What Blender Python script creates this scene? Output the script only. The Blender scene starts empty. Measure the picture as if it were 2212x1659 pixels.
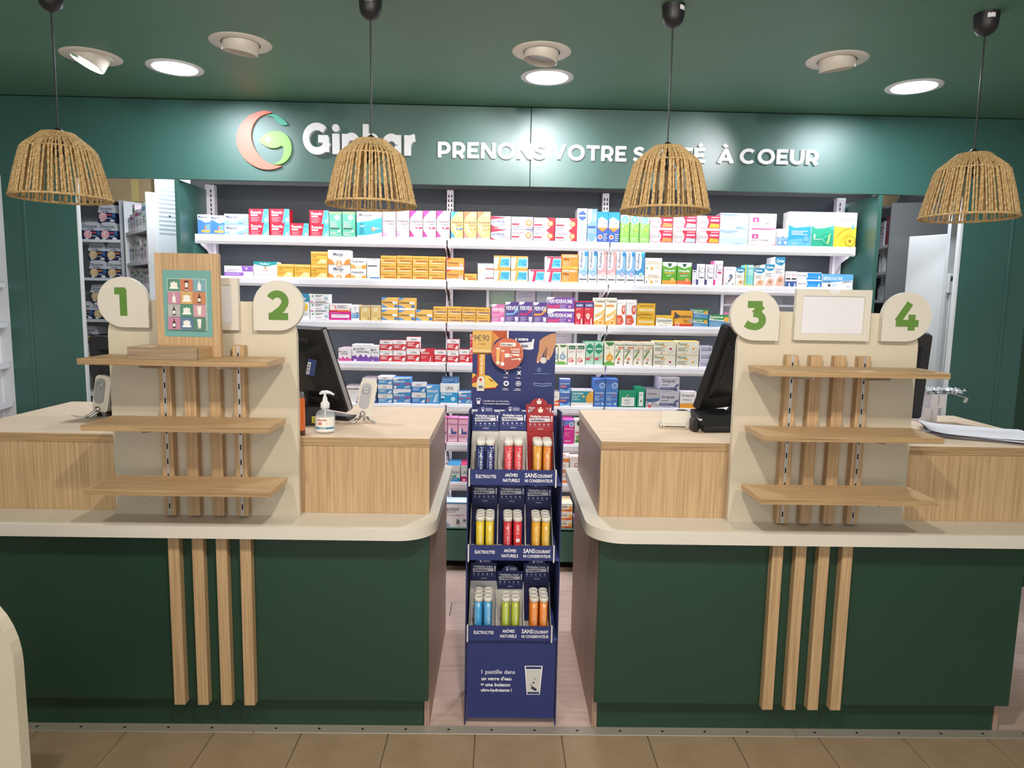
import bpy, math, random
from math import sin, cos, pi, radians
from mathutils import Vector, Matrix
random.seed(7)
scene = bpy.context.scene
COL = scene.collection

# ------------------------------------------------------------------ camera
FPX, PITCH, YAW, ROLL, EYE = 1500.5, radians(6.913), radians(1.021), radians(1.083), 1.5
def cam_axes():
    f = Vector((sin(YAW)*cos(PITCH), cos(YAW)*cos(PITCH), -sin(PITCH)))
    rt = Vector((cos(YAW), -sin(YAW), 0)); up = rt.cross(f)
    return cos(ROLL)*rt + sin(ROLL)*up, -sin(ROLL)*rt + cos(ROLL)*up, f
RT, UP, FW = cam_axes()
cd = bpy.data.cameras.new('camera'); cam = bpy.data.objects.new('camera', cd); COL.objects.link(cam)
cd.sensor_width = 36; cd.lens = 36*FPX/2212; cd.clip_start = .05
m3 = Matrix((RT, UP, -FW)).transposed()
cam.matrix_world = Matrix.Translation((0, 0, EYE)) @ m3.to_4x4()
scene.camera = cam
def ray(x, y): return FW + RT*((x-1106)/FPX) - UP*((y-829.5)/FPX)
def at(x, y, Y):                       # a measured point of the photograph, on the plane at depth Y
    d = ray(x, y); p = d*(Y/d.y); return Vector((p.x, Y, p.z+EYE))
def atz(x, y, Z):
    d = ray(x, y); p = d*((Z-EYE)/d.z); return Vector((p.x, p.y, Z))

# ------------------------------------------------------------------ world, exposure
scene.view_settings.view_transform = 'Standard'; scene.view_settings.look = 'None'
scene.view_settings.gamma = 1; scene.view_settings.use_curve_mapping = False
scene.view_settings.exposure = 0.0
w = bpy.data.worlds.new('world'); scene.world = w; w.use_nodes = True
w.node_tree.nodes['Background'].inputs[0].default_value = (.9, .95, 1, 1)
w.node_tree.nodes['Background'].inputs[1].default_value = .3

# ------------------------------------------------------------------ lights
def area(name, loc, tgt, sx, sy, power, col=(1, 1, 1), spread=180):
    l = bpy.data.lights.new(name, 'AREA'); l.shape = 'RECTANGLE'; l.size = sx; l.size_y = sy
    l.energy = power; l.color = col; l.spread = radians(spread)
    o = bpy.data.objects.new(name, l); COL.objects.link(o); o.location = loc
    o.rotation_euler = (Vector(tgt)-Vector(loc)).to_track_quat('-Z', 'Y').to_euler(); return o
def disk(name, loc, tgt, r, power, col=(1, 1, 1), spread=180):
    o = area(name, loc, tgt, r, r, power, col, spread); o.data.shape = 'DISK'; return o
def spot(name, loc, tgt, power, ang, blend, col=(1, 1, 1), r=.03):
    l = bpy.data.lights.new(name, 'SPOT'); l.energy = power; l.color = col
    l.spot_size = radians(ang); l.spot_blend = blend; l.shadow_soft_size = r
    o = bpy.data.objects.new(name, l); COL.objects.link(o); o.location = loc
    o.rotation_euler = (Vector(tgt)-Vector(loc)).to_track_quat('-Z', 'Y').to_euler(); return o
CEIL = 2.45
COOL = (.86, .93, 1); WARM = (1, .91, .80); PINK = (1, .93, .97)
PANELS = [(-1.398, 3.106), (.181, 3.108), (1.773, 3.117)]        # round downlights
for x, y in PANELS: disk('downlight_beam', (x, y, CEIL-.012), (x, y, 0), .17, 12, COOL)
GIMBALS = [(-1.683, 2.991), (-1.007, 2.796), (.14, 2.808), (1.292, 2.818)]
# beams of the swivel spots that wash the fascia
for gx, gy, tx, tz, pw in [(-1.007, 2.796, -1.25, 2.2, 30), (.14, 2.808, -.15, 2.2, 27), (.14, 2.808, .26, 2.24, 25),
                           (1.292, 2.818, .92, 2.2, 28), (1.292, 2.818, 1.62, 2.22, 26)]:
    spot('swivel_beam', (gx, gy+.05, CEIL-.055), (tx, 3.58, tz), pw, 40, 1, (1, .93, .98))
# shelf strips: one under the front edge of every shelf
POSTS = [-1.596, -.288, .567, 1.872]
SHELF_Z = [1.807, 1.594, 1.373, 1.156, .931, .723, .505]
for k in range(3):
    xm = (POSTS[k]+POSTS[k+1])/2; ln = POSTS[k+1]-POSTS[k]-.06
    area('shelf_strip_light', (xm, 3.60, 2.055), (xm, 3.78, 1.7), ln, .02, 2.2*ln, PINK)
    for z in SHELF_Z:
        area('shelf_strip_light', (xm, 3.712, z-.028), (xm, 3.755, z-.14), ln, .012, 1.6*ln, PINK)
# sales floor: spots above and behind the camera, added soft fills for the rest of the shop
for x, y, p in [(.1, .75, 20), (-1.0, .6, 10), (1.15, .6, 10)]:
    disk('shop_spot_light', (x, y, CEIL-.02), (x*1.02, 2.2, .8), .09, p, WARM, 150)
area('overhead_fill_light', (0, -.6, CEIL-.03), (0, -.2, 0), 4.5, 1.6, 34, (1, .95, .88))  # added broad fill, stands in for the shop's many other lamps
area('frontal_fill_light', (0, -2.5, 1.3), (0, 2, 1.5), 5.5, 2.0, 64, (.97, .98, 1))  # added fill behind the camera, no window there; evens the front, lifts the ceiling
area('stockroom_light_left', (-2.0, 3.95, 2.40), (-2.3, 4.4, .8), .4, .3, 10, COOL)
area('stockroom_light_right', (2.1, 3.9, 2.40), (2.45, 4.1, .9), .3, .2, 8, COOL)

# ------------------------------------------------------------------ colour and materials
def lin(h):
    if not isinstance(h, str): return tuple(h)[:3]
    v = [int(h[i:i+2], 16)/255 for i in (0, 2, 4)]
    return tuple(c/12.92 if c <= .04045 else ((c+.055)/1.055)**2.4 for c in v)
def base_mat(name, col, rough=.5, metal=0, **kw):
    m = bpy.data.materials.new(name); m.use_nodes = True
    b = m.node_tree.nodes['Principled BSDF']
    b.inputs['Base Color'].default_value = (*lin(col), 1); b.inputs['Roughness'].default_value = rough
    b.inputs['Metallic'].default_value = metal
    for k, v in kw.items(): b.inputs[k.replace('_', ' ')].default_value = v
    return m
def N(m, t, **kw):
    n = m.node_tree.nodes.new(t)
    for k, v in kw.items(): setattr(n, k, v)
    return n
def noisy(name, col, col2, rough=.5, scale=(6, 6, 6), bump=0, bscale=400, metal=0, detail=3, lo=.35, hi=.65, **kw):
    m = base_mat(name, col, rough, metal, **kw); nt = m.node_tree; L = nt.links; b = nt.nodes['Principled BSDF']
    tc = N(m, 'ShaderNodeTexCoord'); mp = N(m, 'ShaderNodeMapping'); mp.inputs['Scale'].default_value = scale
    no = N(m, 'ShaderNodeTexNoise'); no.inputs['Scale'].default_value = 1; no.inputs['Detail'].default_value = detail
    cr = N(m, 'ShaderNodeValToRGB'); cr.color_ramp.elements[0].position = lo; cr.color_ramp.elements[1].position = hi
    cr.color_ramp.elements[0].color = (*lin(col), 1); cr.color_ramp.elements[1].color = (*lin(col2), 1)
    L.new(tc.outputs['Object'], mp.inputs[0]); L.new(mp.outputs[0], no.inputs['Vector'])
    L.new(no.outputs['Fac'], cr.inputs[0]); L.new(cr.outputs[0], b.inputs['Base Color'])
    if bump:
        n2 = N(m, 'ShaderNodeTexNoise'); n2.inputs['Scale'].default_value = bscale; n2.inputs['Detail'].default_value = 2
        bp = N(m, 'ShaderNodeBump'); bp.inputs['Strength'].default_value = bump; bp.inputs['Distance'].default_value = .002
        L.new(tc.outputs['Object'], n2.inputs['Vector']); L.new(n2.outputs['Fac'], bp.inputs['Height']); L.new(bp.outputs[0], b.inputs['Normal'])
    return m
def oak(name, axis, c1='ae8d67', c2='c9a980', seed=0):
    """oak laminate: long thin grain along one axis, broader figure below it"""
    m = base_mat(name, c1, .48); nt = m.node_tree; L = nt.links; b = nt.nodes['Principled BSDF']
    tc = N(m, 'ShaderNodeTexCoord'); mp = N(m, 'ShaderNodeMapping')
    s = [210, 210, 210]; s[axis] = 4; mp.inputs['Scale'].default_value = s; mp.inputs['Location'].default_value = (seed, seed*2, seed)
    no = N(m, 'ShaderNodeTexNoise'); no.inputs['Scale'].default_value = 1; no.inputs['Detail'].default_value = 4; no.inputs['Distortion'].default_value = .25
    mp2 = N(m, 'ShaderNodeMapping'); s2 = [22, 22, 22]; s2[axis] = 1.1; mp2.inputs['Scale'].default_value = s2
    n2 = N(m, 'ShaderNodeTexNoise'); n2.inputs['Scale'].default_value = 1; n2.inputs['Detail'].default_value = 3
    add = N(m, 'ShaderNodeMath', operation='MULTIPLY_ADD'); add.inputs[1].default_value = .8
    mul = N(m, 'ShaderNodeMath', operation='MULTIPLY'); mul.inputs[1].default_value = .2
    cr = N(m, 'ShaderNodeValToRGB'); e = cr.color_ramp.elements
    e[0].position = .36; e[0].color = (*lin(c1), 1); e[1].position = .60; e[1].color = (*lin(c2), 1)
    L.new(tc.outputs['Object'], mp.inputs[0]); L.new(mp.outputs[0], no.inputs['Vector'])
    L.new(tc.outputs['Object'], mp2.inputs[0]); L.new(mp2.outputs[0], n2.inputs['Vector'])
    L.new(n2.outputs['Fac'], mul.inputs[0]); L.new(no.outputs['Fac'], add.inputs[0]); L.new(mul.outputs[0], add.inputs[2])
    L.new(add.outputs[0], cr.inputs[0]); L.new(cr.outputs[0], b.inputs['Base Color'])
    bp = N(m, 'ShaderNodeBump'); bp.inputs['Strength'].default_value = .12; bp.inputs['Distance'].default_value = .001
    L.new(no.outputs['Fac'], bp.inputs['Height']); L.new(bp.outputs[0], b.inputs['Normal'])
    return m
def printed(name, rough=.45, coat=0):
    m = base_mat(name, 'ffffff', rough); a = N(m, 'ShaderNodeVertexColor', layer_name='Col')
    m.node_tree.links.new(a.outputs['Color'], m.node_tree.nodes['Principled BSDF'].inputs['Base Color'])
    m.node_tree.nodes['Principled BSDF'].inputs['Coat Weight'].default_value = coat
    return m
def emit(name, col, s):
    m = base_mat(name, col, .5); b = m.node_tree.nodes['Principled BSDF']
    b.inputs['Emission Color'].default_value = (*lin(col), 1); b.inputs['Emission Strength'].default_value = s; return m
MT = dict(
    card=printed('printed_card', .5), gloss=printed('printed_plastic', .22, .3), matte=printed('matt_plastic', .6),
    green_panel=noisy('green_satin_panel', '2c5a52', '305f57', .42, (1.5, 1.5, 1.5), .05, 900, Specular_IOR_Level=.95),
    green_ceiling=noisy('green_ceiling_paint', '557f69', '59846d', .55, (1, 1, 1), .1, 600),
    green_body=noisy('dark_green_laminate', '213f30', '244333', .42, (2, 2, 2), .06, 800),
    green_base=noisy('green_grey_laminate', '3c6355', '406858', .4, (2, 2, 2), .05, 800),
    cream=noisy('cream_laminate', 'cdc2ac', 'd1c6b1', .5, (3, 3, 3), .04, 900),
    ledge=noisy('white_ledge_laminate', 'dad3c6', 'ded7cb', .4, (3, 3, 3), .03, 900),
    stone=noisy('stone_grey_board', '7d7f81', '868889', .6, (2, 2, 2)),
    cream_light=noisy('cream_board', 'd6cfc2', 'dad3c6', .55, (3, 3, 3), .04, 900),
    white=noisy('white_lacquered_metal', 'e9e6ee', 'efedf4', .35, (3, 3, 3)),
    whitewall=noisy('white_wall_paint', 'd9dadb', 'dfe0e1', .7, (2, 2, 2), .1, 300),
    greyboard=noisy('grey_white_board', 'b9bcc0', 'c2c5c8', .6, (2, 2, 2)),
    darkboard=noisy('anthracite_back_board', '2c353b', '2f383e', .55, (2, 2, 2), .06, 900),
    black=noisy('black_plastic', '1b1a1d', '201f22', .45, (5, 5, 5), .08, 900),
    charcoal=base_mat('charcoal_plastic', '4c4a50', .4),
    blackgloss=base_mat('glossy_black_plastic', '121214', .15),
    dark=base_mat('dark_slot', '0c0c0e', .8),
    metal=base_mat('brushed_aluminium', 'aba397', .5, .25), zinc=base_mat('zinc_rail', 'c9c3ba', .35, .6),
    chrome=base_mat('chrome', 'd0d0d4', .12, 1),
    silver=base_mat('silver_plastic', 'a9a8aa', .3, .4),
    offwhite=noisy('off_white_plastic', 'd6cfc2', 'dad3c7', .4, (4, 4, 4)),
    coral=base_mat('coral_acrylic', 'f0705c', .4), leaf=base_mat('teal_green_acrylic', '3f9c82', .4),
    fish=base_mat('light_green_acrylic', '7ec45a', .4), signwhite=base_mat('white_acrylic_letters', 'f4f2f6', .4),
    numeral=noisy('green_numeral_vinyl', '58822f', '5e8834', .6, (9, 9, 9)),
    rope=noisy('jute_cord', 'b8935f', 'e0c08c', .85, (90, 90, 260), .8, 700, detail=2),
    tile=noisy('beige_stone_tile', '9c8468', 'ad957a', .5, (5, 5, 5), .25, 260, detail=6),
    grout=base_mat('tile_grout', '7b6a57', .9),
    plank=oak('pale_wood_plank', 0, 'bda195', 'd6bdb0'),
    paper=noisy('white_paper', 'e6e3ea', 'edeaf0', .7, (6, 6, 6)),
    cardboard=noisy('brown_cardboard', 'a98f6b', 'b59b76', .8, (4, 4, 4)),
    foil=noisy('crumpled_foil', 'd4d8de', 'f4f6f8', .22, (60, 60, 60), 1.0, 60, .55),
    glow=emit('lit_diffuser', 'eef6ff', 9),
    clear=base_mat('clear_plastic', 'e4eaee', .06, 0, Alpha=.22),
    gel=base_mat('clear_gel', 'e6ecec', .05, 0, Alpha=.28),
    pane=base_mat('glass_pane', 'e8ecec', .05, 0, Alpha=.10),
    oakv=oak('oak_vertical_grain', 2), oakh=oak('oak_horizontal_grain', 0), oaky=oak('oak_cross_grain', 1),
    side=oak('counter_side_veneer', 2, '957766', 'b39586', 7),
    oakedge=oak('oak_edge_band', 0, '8f7250', 'b8986e', 3), oakdark=oak('weathered_oak', 0, '84705a', 'a48c6e', 5),
    oaktop=oak('pale_oak_worktop', 0, 'd8bc9f', 'e6ceb6', 2),
)

# ------------------------------------------------------------------ mesh builder
class MB:
    def __init__(s): s.v = []; s.f = []; s.c = []; s.m = []; s.sm = []
    def poly(s, pts, col=None, mi=0, smooth=False):
        n = len(s.v); s.v += [tuple(p) for p in pts]; s.f.append(tuple(range(n, n+len(pts)))); s.c.append(col); s.m.append(mi); s.sm.append(smooth)
    def quadmesh(s, vs, fs, col=None, mi=0, smooth=False):
        n = len(s.v); s.v += [tuple(p) for p in vs]
        for f in fs: s.f.append(tuple(n+i for i in f)); s.c.append(col); s.m.append(mi); s.sm.append(smooth)
    def box(s, x0, y0, z0, x1, y1, z1, col=None, mi=0, ch=0, cols=None):
        """cols: dict of face colours front(-y) back top bottom left right"""
        if ch > 0:
            c = min(ch, (x1-x0)/3, (y1-y0)/3, (z1-z0)/3); vs = []; X = (x0, x1); Y = (y0, y1); Z = (z0, z1)
            for i in (0, 1):
                for j in (0, 1):
                    for k in (0, 1):
                        sx, sy, sz = (c, -c)[i], (c, -c)[j], (c, -c)[k]; x, y, z = X[i], Y[j], Z[k]
                        vs += [(x, y+sy, z+sz), (x+sx, y, z+sz), (x+sx, y+sy, z)]
            I = lambda i, j, k, a: (i*4+j*2+k)*3+a
            fs = [(I(0,0,0,0), I(0,0,1,0), I(0,1,1,0), I(0,1,0,0)), (I(1,0,0,0), I(1,1,0,0), I(1,1,1,0), I(1,0,1,0)),
                  (I(0,0,0,1), I(1,0,0,1), I(1,0,1,1), I(0,0,1,1)), (I(0,1,0,1), I(0,1,1,1), I(1,1,1,1), I(1,1,0,1)),
                  (I(0,0,0,2), I(0,1,0,2), I(1,1,0,2), I(1,0,0,2)), (I(0,0,1,2), I(1,0,1,2), I(1,1,1,2), I(0,1,1,2))]
            for k in (0, 1):
                fs += [(I(0,0,k,1), I(1,0,k,1), I(1,0,k,2), I(0,0,k,2)), (I(0,1,k,1), I(0,1,k,2), I(1,1,k,2), I(1,1,k,1)),
                       (I(0,0,k,0), I(0,0,k,2), I(0,1,k,2), I(0,1,k,0)), (I(1,0,k,0), I(1,1,k,0), I(1,1,k,2), I(1,0,k,2))]
            for i in (0, 1):
                for j in (0, 1): fs.append((I(i,j,0,0), I(i,j,0,1), I(i,j,1,1), I(i,j,1,0)))
                for j in (0, 1):
                    for k in (0, 1): fs.append((I(i,j,k,0), I(i,j,k,1), I(i,j,k,2)))
            s.quadmesh(vs, fs, col, mi); return
        vs = [(x0,y0,z0),(x1,y0,z0),(x1,y1,z0),(x0,y1,z0),(x0,y0,z1),(x1,y0,z1),(x1,y1,z1),(x0,y1,z1)]
        fs = [('front',(0,1,5,4)),('right',(1,2,6,5)),('back',(2,3,7,6)),('left',(3,0,4,7)),('top',(4,5,6,7)),('bottom',(3,2,1,0))]
        n = len(s.v); s.v += vs
        for k, f in fs:
            s.f.append(tuple(n+i for i in f)); s.c.append((cols or {}).get(k, col)); s.m.append(mi); s.sm.append(False)
    def prism(s, pts, a, b, axis='y', col=None, mi=0, capcol=None):
        """extrude a 2D outline (x,z) along y from a to b (a in front), or (x,y) along z"""
        P = (lambda p, t: (p[0], t, p[1])) if axis == 'y' else ((lambda p, t: (p[0], p[1], t)) if axis == 'z' else (lambda p, t: (t, p[0], p[1])))
        n = len(pts)
        s.poly([P(p, a) for p in pts], capcol or col, mi); s.poly([P(p, b) for p in reversed(pts)], col, mi)
        for i in range(n):
            p, q = pts[i], pts[(i+1) % n]; s.poly([P(q, a), P(p, a), P(p, b), P(q, b)], col, mi)
    def lathe(s, prof, cx=0, cy=0, n=16, col=None, mi=0, smooth=True, cap=True):
        vs = []; 
        for r, z in prof: vs += [(cx+r*cos(2*pi*i/n), cy+r*sin(2*pi*i/n), z) for i in range(n)]
        fs = [(k*n+i, k*n+(i+1) % n, (k+1)*n+(i+1) % n, (k+1)*n+i) for k in range(len(prof)-1) for i in range(n)]
        s.quadmesh(vs, fs, col, mi, smooth)
        if cap:
            for k, rv in ((0, True), (len(prof)-1, False)):
                if prof[k][0] > 1e-5:
                    ring = vs[k*n:(k+1)*n]; s.poly(ring[::-1] if rv else ring, col, mi)
    def tube(s, path, r, n=8, col=None, mi=0, closed=False, cap=True):
        pts = [Vector(p) for p in path]; m = len(pts); vs = []; up = None
        for i, p in enumerate(pts):
            a = pts[i-1] if (i > 0 or closed) else p; b = pts[(i+1) % m] if (i < m-1 or closed) else p
            t = (b-a).normalized()
            if up is None: up = t.orthogonal().normalized()
            u = (up - t*up.dot(t)); u = u.normalized() if u.length > 1e-6 else t.orthogonal().normalized(); up = u; w_ = t.cross(u)
            rr = r[i] if isinstance(r, (list, tuple)) else r
            vs += [p+(u*cos(2*pi*k/n)+w_*sin(2*pi*k/n))*rr for k in range(n)]
        mm = m if closed else m-1
        fs = [(i*n+k, i*n+(k+1) % n, ((i+1) % m)*n+(k+1) % n, ((i+1) % m)*n+k) for i in range(mm) for k in range(n)]
        s.quadmesh(vs, fs, col, mi, True)
        if cap and not closed: s.poly(vs[:n][::-1], col, mi); s.poly(vs[-n:], col, mi)
    def xf(s, M, start=0):
        for i in range(start, len(s.v)): s.v[i] = tuple(M @ Vector(s.v[i]))
    def mesh(s, name, mats, defcol='cccccc'):
        me = bpy.data.meshes.new(name); me.from_pydata([tuple(v) for v in s.v], [], s.f)
        mats = mats if isinstance(mats, (list, tuple)) else [mats]
        for m in mats: me.materials.append(MT[m] if isinstance(m, str) else m)
        me.polygons.foreach_set('material_index', s.m); me.polygons.foreach_set('use_smooth', s.sm)
        if any(c is not None for c in s.c) or any(m in ('card', 'gloss', 'matte') for m in mats if isinstance(m, str)):
            at_ = me.color_attributes.new('Col', 'FLOAT_COLOR', 'CORNER'); buf = []; cache = {}
            for f, c in zip(s.f, s.c):
                c = c or defcol
                if c not in cache: cache[c] = (*lin(c), 1.0)
                buf += list(cache[c])*len(f)
            at_.data.foreach_set('color', buf)
        me.update(); return me
    def build(s, name, mats, parent=None, loc=(0, 0, 0), rot=(0, 0, 0), defcol='cccccc'):
        return link(name, s.mesh(name, mats, defcol), parent, loc, rot)
def link(name, data, parent=None, loc=(0, 0, 0), rot=(0, 0, 0)):
    o = bpy.data.objects.new(name, data); COL.objects.link(o); o.location = loc; o.rotation_euler = rot
    if parent is not None: o.parent = parent
    return o
def tag(o, label=None, cat=None, group=None, kind=None):
    if label: o['label'] = label
    if cat: o['category'] = cat
    if group: o['group'] = group
    if kind: o['kind'] = kind
    return o
def thing(name, label, cat, loc=(0, 0, 0), rz=0, group=None):
    o = bpy.data.objects.new(name, None); COL.objects.link(o); o.location = loc; o.rotation_euler = (0, 0, rz); o.empty_display_size = .05
    return tag(o, label, cat, group)
def onebox(name, b, mat, parent=None, ch=0, col=None, loc=(0, 0, 0), rot=(0, 0, 0)):
    m = MB(); m.box(*b, col=col, ch=ch); return m.build(name, mat, parent, loc, rot)
def struct(o): o['kind'] = 'structure'; return o
def circ(cx, cy, r, n=20, a0=0, a1=360, ry=None):
    k = n if abs(a1-a0) >= 360 else n+1
    return [(cx+r*cos(radians(a0+(a1-a0)*i/n)), cy+(ry or r)*sin(radians(a0+(a1-a0)*i/n))) for i in range(k)]
# ---- lettering
_tc = {}
def words(txt, bold=0., res=2):
    """flat outline mesh of a line of text, cap height 1, starting at x=0; returns verts, faces, width"""
    key = (txt, bold, res)
    if key not in _tc:
        cu = bpy.data.curves.new('lettering', 'FONT'); cu.body = txt; cu.size = 1; cu.resolution_u = res; cu.offset = bold*.45
        cu.fill_mode = 'FRONT'
        ob = bpy.data.objects.new('lettering', cu); me = ob.to_mesh()
        vs = [(v.co.x, v.co.y) for v in me.vertices]; fs = [tuple(p.vertices) for p in me.polygons]; ob.to_mesh_clear()
        bpy.data.objects.remove(ob); bpy.data.curves.remove(cu)
        x0 = min((v[0] for v in vs), default=0); x1 = max((v[0] for v in vs), default=1); k = 1/.69
        _tc[key] = ([((x-x0)*k, y*k) for x, y in vs], fs, (x1-x0)*k)
    return _tc[key]
def ribbon(pts, w):
    """mitred outline (as quads) of a polyline with stroke width w"""
    out = []; P = [Vector(pts[0])]
    for p in pts[1:]:
        if (Vector(p)-P[-1]).length > 1e-4: P.append(Vector(p))
    n = len(P); L = []; Rr = []
    for i in range(n):
        d1 = (P[i]-P[i-1]).normalized() if i else None; d2 = (P[i+1]-P[i]).normalized() if i < n-1 else None
        d1 = d1 or d2; d2 = d2 or d1; t = (d1+d2); t = t.normalized() if t.length > 1e-4 else d1
        nn = Vector((-t.y, t.x)); k = w/2/max(.4, nn.dot(Vector((-d1.y, d1.x)))); L.append(P[i]+nn*k); Rr.append(P[i]-nn*k)
    for i in range(n-1): out.append([tuple(Rr[i]), tuple(Rr[i+1]), tuple(L[i+1]), tuple(L[i])])
    return out
def arc(cx, cy, rx, ry, a0, a1, n=14): return [(cx+rx*cos(radians(a0+(a1-a0)*i/n)), cy+ry*sin(radians(a0+(a1-a0)*i/n))) for i in range(n+1)]
S_ = .215
GL = {
 'P': (.76, [[(.1,0),(.1,1)], [(.1,.9),(.38,.9)]+arc(.38,.62,.28,.28,90,-90)+[(.1,.34)]]),
 'R': (.78, [[(.1,0),(.1,1)], [(.1,.9),(.38,.9)]+arc(.38,.62,.28,.28,90,-90)+[(.1,.34)], [(.42,.34),(.66,0)]]),
 'E': (.7, [[(.1,0),(.1,1)], [(.1,.9),(.68,.9)], [(.1,.5),(.6,.5)], [(.1,.1),(.7,.1)]]),
 'N': (.88, [[(.1,0),(.1,1)], [(.78,0),(.78,1)], [(.14,.93),(.74,.07)]]),
 'O': (1.06, [arc(.53,.5,.43,.42,0,360,28)]),
 'S': (.76, [[(.64,.8),(.52,.88),(.36,.905),(.2,.84),(.14,.72),(.2,.6),(.38,.53),(.54,.46),(.63,.34),(.6,.19),(.46,.1),(.3,.095),(.16,.14),(.05,.22)]]),
 'V': (.9, [[(.1,1),(.45,.06)], [(.45,.06),(.8,1)]]), 'T': (.82, [[(0,.9),(.82,.9)], [(.41,0),(.41,.9)]]),
 'A': (.94, [[(.1,0),(.47,.97)], [(.47,.97),(.84,0)], [(.2,.27),(.74,.27)]]),
 'C': (.98, [arc(.53,.5,.43,.42,46,314,24)]), 'U': (.88, [[(.1,1),(.1,.43)]+arc(.44,.43,.34,.34,180,360)+[(.78,1)]]),
 'G': (1.02, [arc(.53,.5,.43,.41,46,345,26), [(.88,.06),(.88,.56)], [(.58,.5),(.97,.5)]]),
 'i': (.26, [[(.13,0),(.13,.68)]]),
 'p': (.76, [[(.12,-.28),(.12,.68)], arc(.42,.34,.28,.26,0,360,22)]),
 'h': (.74, [[(.12,0),(.12,1.02)], arc(.38,.36,.24,.24,180,0)+[(.62,0)]]),
 'a': (.76, [[(.64,0),(.64,.68)], arc(.36,.34,.28,.26,0,360,22)]),
 'r': (.5, [[(.12,0),(.12,.68)], arc(.42,.3,.3,.3,180,92,8)]),
 '1': (.46, [[(0,.89),(.38,.89)], [(.3,0),(.3,.97)]]),
 '2': (.78, [arc(.36,.64,.28,.27,155,-25,14)+[(.5,.36),(.14,.08)], [(.04,.1),(.74,.1)]]),
 '3': (.76, [[(.08,.9),(.62,.9)], [(.62,.86),(.34,.56)], [(.3,.57)]+arc(.38,.33,.27,.24,90,-90,12)+[(.2,.115),(.04,.2)]]),
 '4': (.9, [[(.52,1),(.1,.32)], [(.04,.26),(.88,.26)], [(.62,0),(.62,.58)]]),
}
GL['É'] = (GL['E'][0], GL['E'][1]+[[(.28,1.1),(.46,1.28)]]); GL['À'] = (GL['A'][0], GL['A'][1]+[[(.34,1.3),(.52,1.12)]])
def glyph(ch, x, z, h, y0, y1, sx=1, sw=S_):
    m = MB()
    for k, st in enumerate(GL[ch][1]):          # strokes sit a hair proud of each other where they cross
        for q in ribbon(st, sw): m.prism([(x+a*h*sx, z+b*h) for a, b in q], y0-.00025*k, y1)
    if ch == 'i': m.prism([(x+(.13+.13*cos(t*pi/8))*h*sx, z+(.87+.13*sin(t*pi/8))*h) for t in range(16)], y0, y1)
    return m

# ------------------------------------------------------------------ printed cartons
def carton(wd, h, d, body, art, side=None, top=None, res=2):
    m = MB(); m.box(-wd/2, -d/2, 0, wd/2, d/2, h, cols=dict(front=body, back=body, left=side or body, right=side or body, top=top or side or body, bottom=body))
    lay = [0]
    def P(u, v): return (-wd/2+u*wd, -d/2-.00025*lay[0]-.0002, v*h)
    for a in art:
        k = a[0]; lay[0] += 1
        if k == 'r': _, x0, y0, x1, y1, c = a; m.poly([P(x0, y0), P(x1, y0), P(x1, y1), P(x0, y1)], c)
        elif k == 'p': _, c, q = a; m.poly([P(q[i], q[i+1]) for i in range(0, len(q), 2)], c)
        elif k == 'c':
            _, cx, cy, r, c = a; m.poly([P(cx+r*h/wd*cos(2*pi*i/16), cy+r*sin(2*pi*i/16)) for i in range(16)], c)
        elif k == 'l':
            _, x0, y0, x1, n, dy, c = a
            for i in range(n):
                xe = x1-(x1-x0)*(.28 if i % 2 else 0); y = y0-i*dy; m.poly([P(x0, y-dy*.4), P(xe, y-dy*.4), P(xe, y), P(x0, y)], c)
        elif k == 't':
            _, s, x, y, hh, wm, c, b = a; vs, fs, tw = words(s, b, res)
            sy = hh*h; sx = sy if tw*sy <= wm*wd else wm*wd/tw; p0 = P(x, y)
            m.quadmesh([(p0[0]+vx*sx, p0[1], p0[2]+vy*sy) for vx, vy in vs], fs, c)
        elif k == 'v':
            _, s, x, y, ln, sz, c, b = a; vs, fs, tw = words(s, b, res)
            sy = sz*wd; sx = ln*h/tw; p0 = P(x, y)
            m.quadmesh([(p0[0]-vy*sy, p0[1], p0[2]+vx*sx) for vx, vy in vs], fs, c)
        elif k == 'w':                  # text running downwards
            _, s, x, y, ln, sz, c, b = a; vs, fs, tw = words(s, b, res)
            sy = sz*wd; sx = ln*h/tw; p0 = P(x, y)
            m.quadmesh([(p0[0]+vy*sy, p0[1], p0[2]-vx*sx) for vx, vy in vs], fs, c)
    return m.mesh('medicine_box', 'card')
def dolip(body, acc, acc2, num, nc):
    return (body, [('p', acc, [0, 1, .55, 1, .1, .78, 0, .7]), ('p', acc2, [0, .1, 0, .34, .38, .1]), ('r', 0, 0, 1, .09, 'f6f2f4'),
            ('l', .55, .9, .92, 2, .04, 'b9a9b4'), ('t', 'Doliprane', .06, .6, .075, .88, '5b3f5e', .03), ('t', 'Liquiz', .42, .51, .07, .5, '5b3f5e', .02),
            ('p', 'f7efe6', [.1, .55, .18, .57, .56, .24, .48, .21]), ('r', .45, .38, .97, .44, nc), ('t', num, .55, .39, .04, .4, 'ffffff', .03)])
def dolbox(bar, cap='e8963c'):
    return ('f3b951', [('t', 'Doliprane', .06, .62, .2, .55, '7a4a1e', .03), ('t', '1000mg', .68, .64, .12, .26, '9a5a20', .02), ('r', .06, .3, .16, .48, 'fff4e4'),
            ('r', .22, .3, .95, .42, bar), ('r', .12, .05, .88, .2, 'f9d8a0'), ('c', .12, .38, .07, cap)])
def upsa(c1, c2='ffffff', word=None, wc='ffffff'):
    return ('f4f0f2', [('r', 0, .12, 1, .66, c1), ('t', 'UPSA', .32, .75, .14, .45, '6b6a72', .03), ('l', .08, .56, .6, 3, .1, wc), ('p', c2, [.65, .2, .8, .45, .95, .5, .9, .2])])
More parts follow.
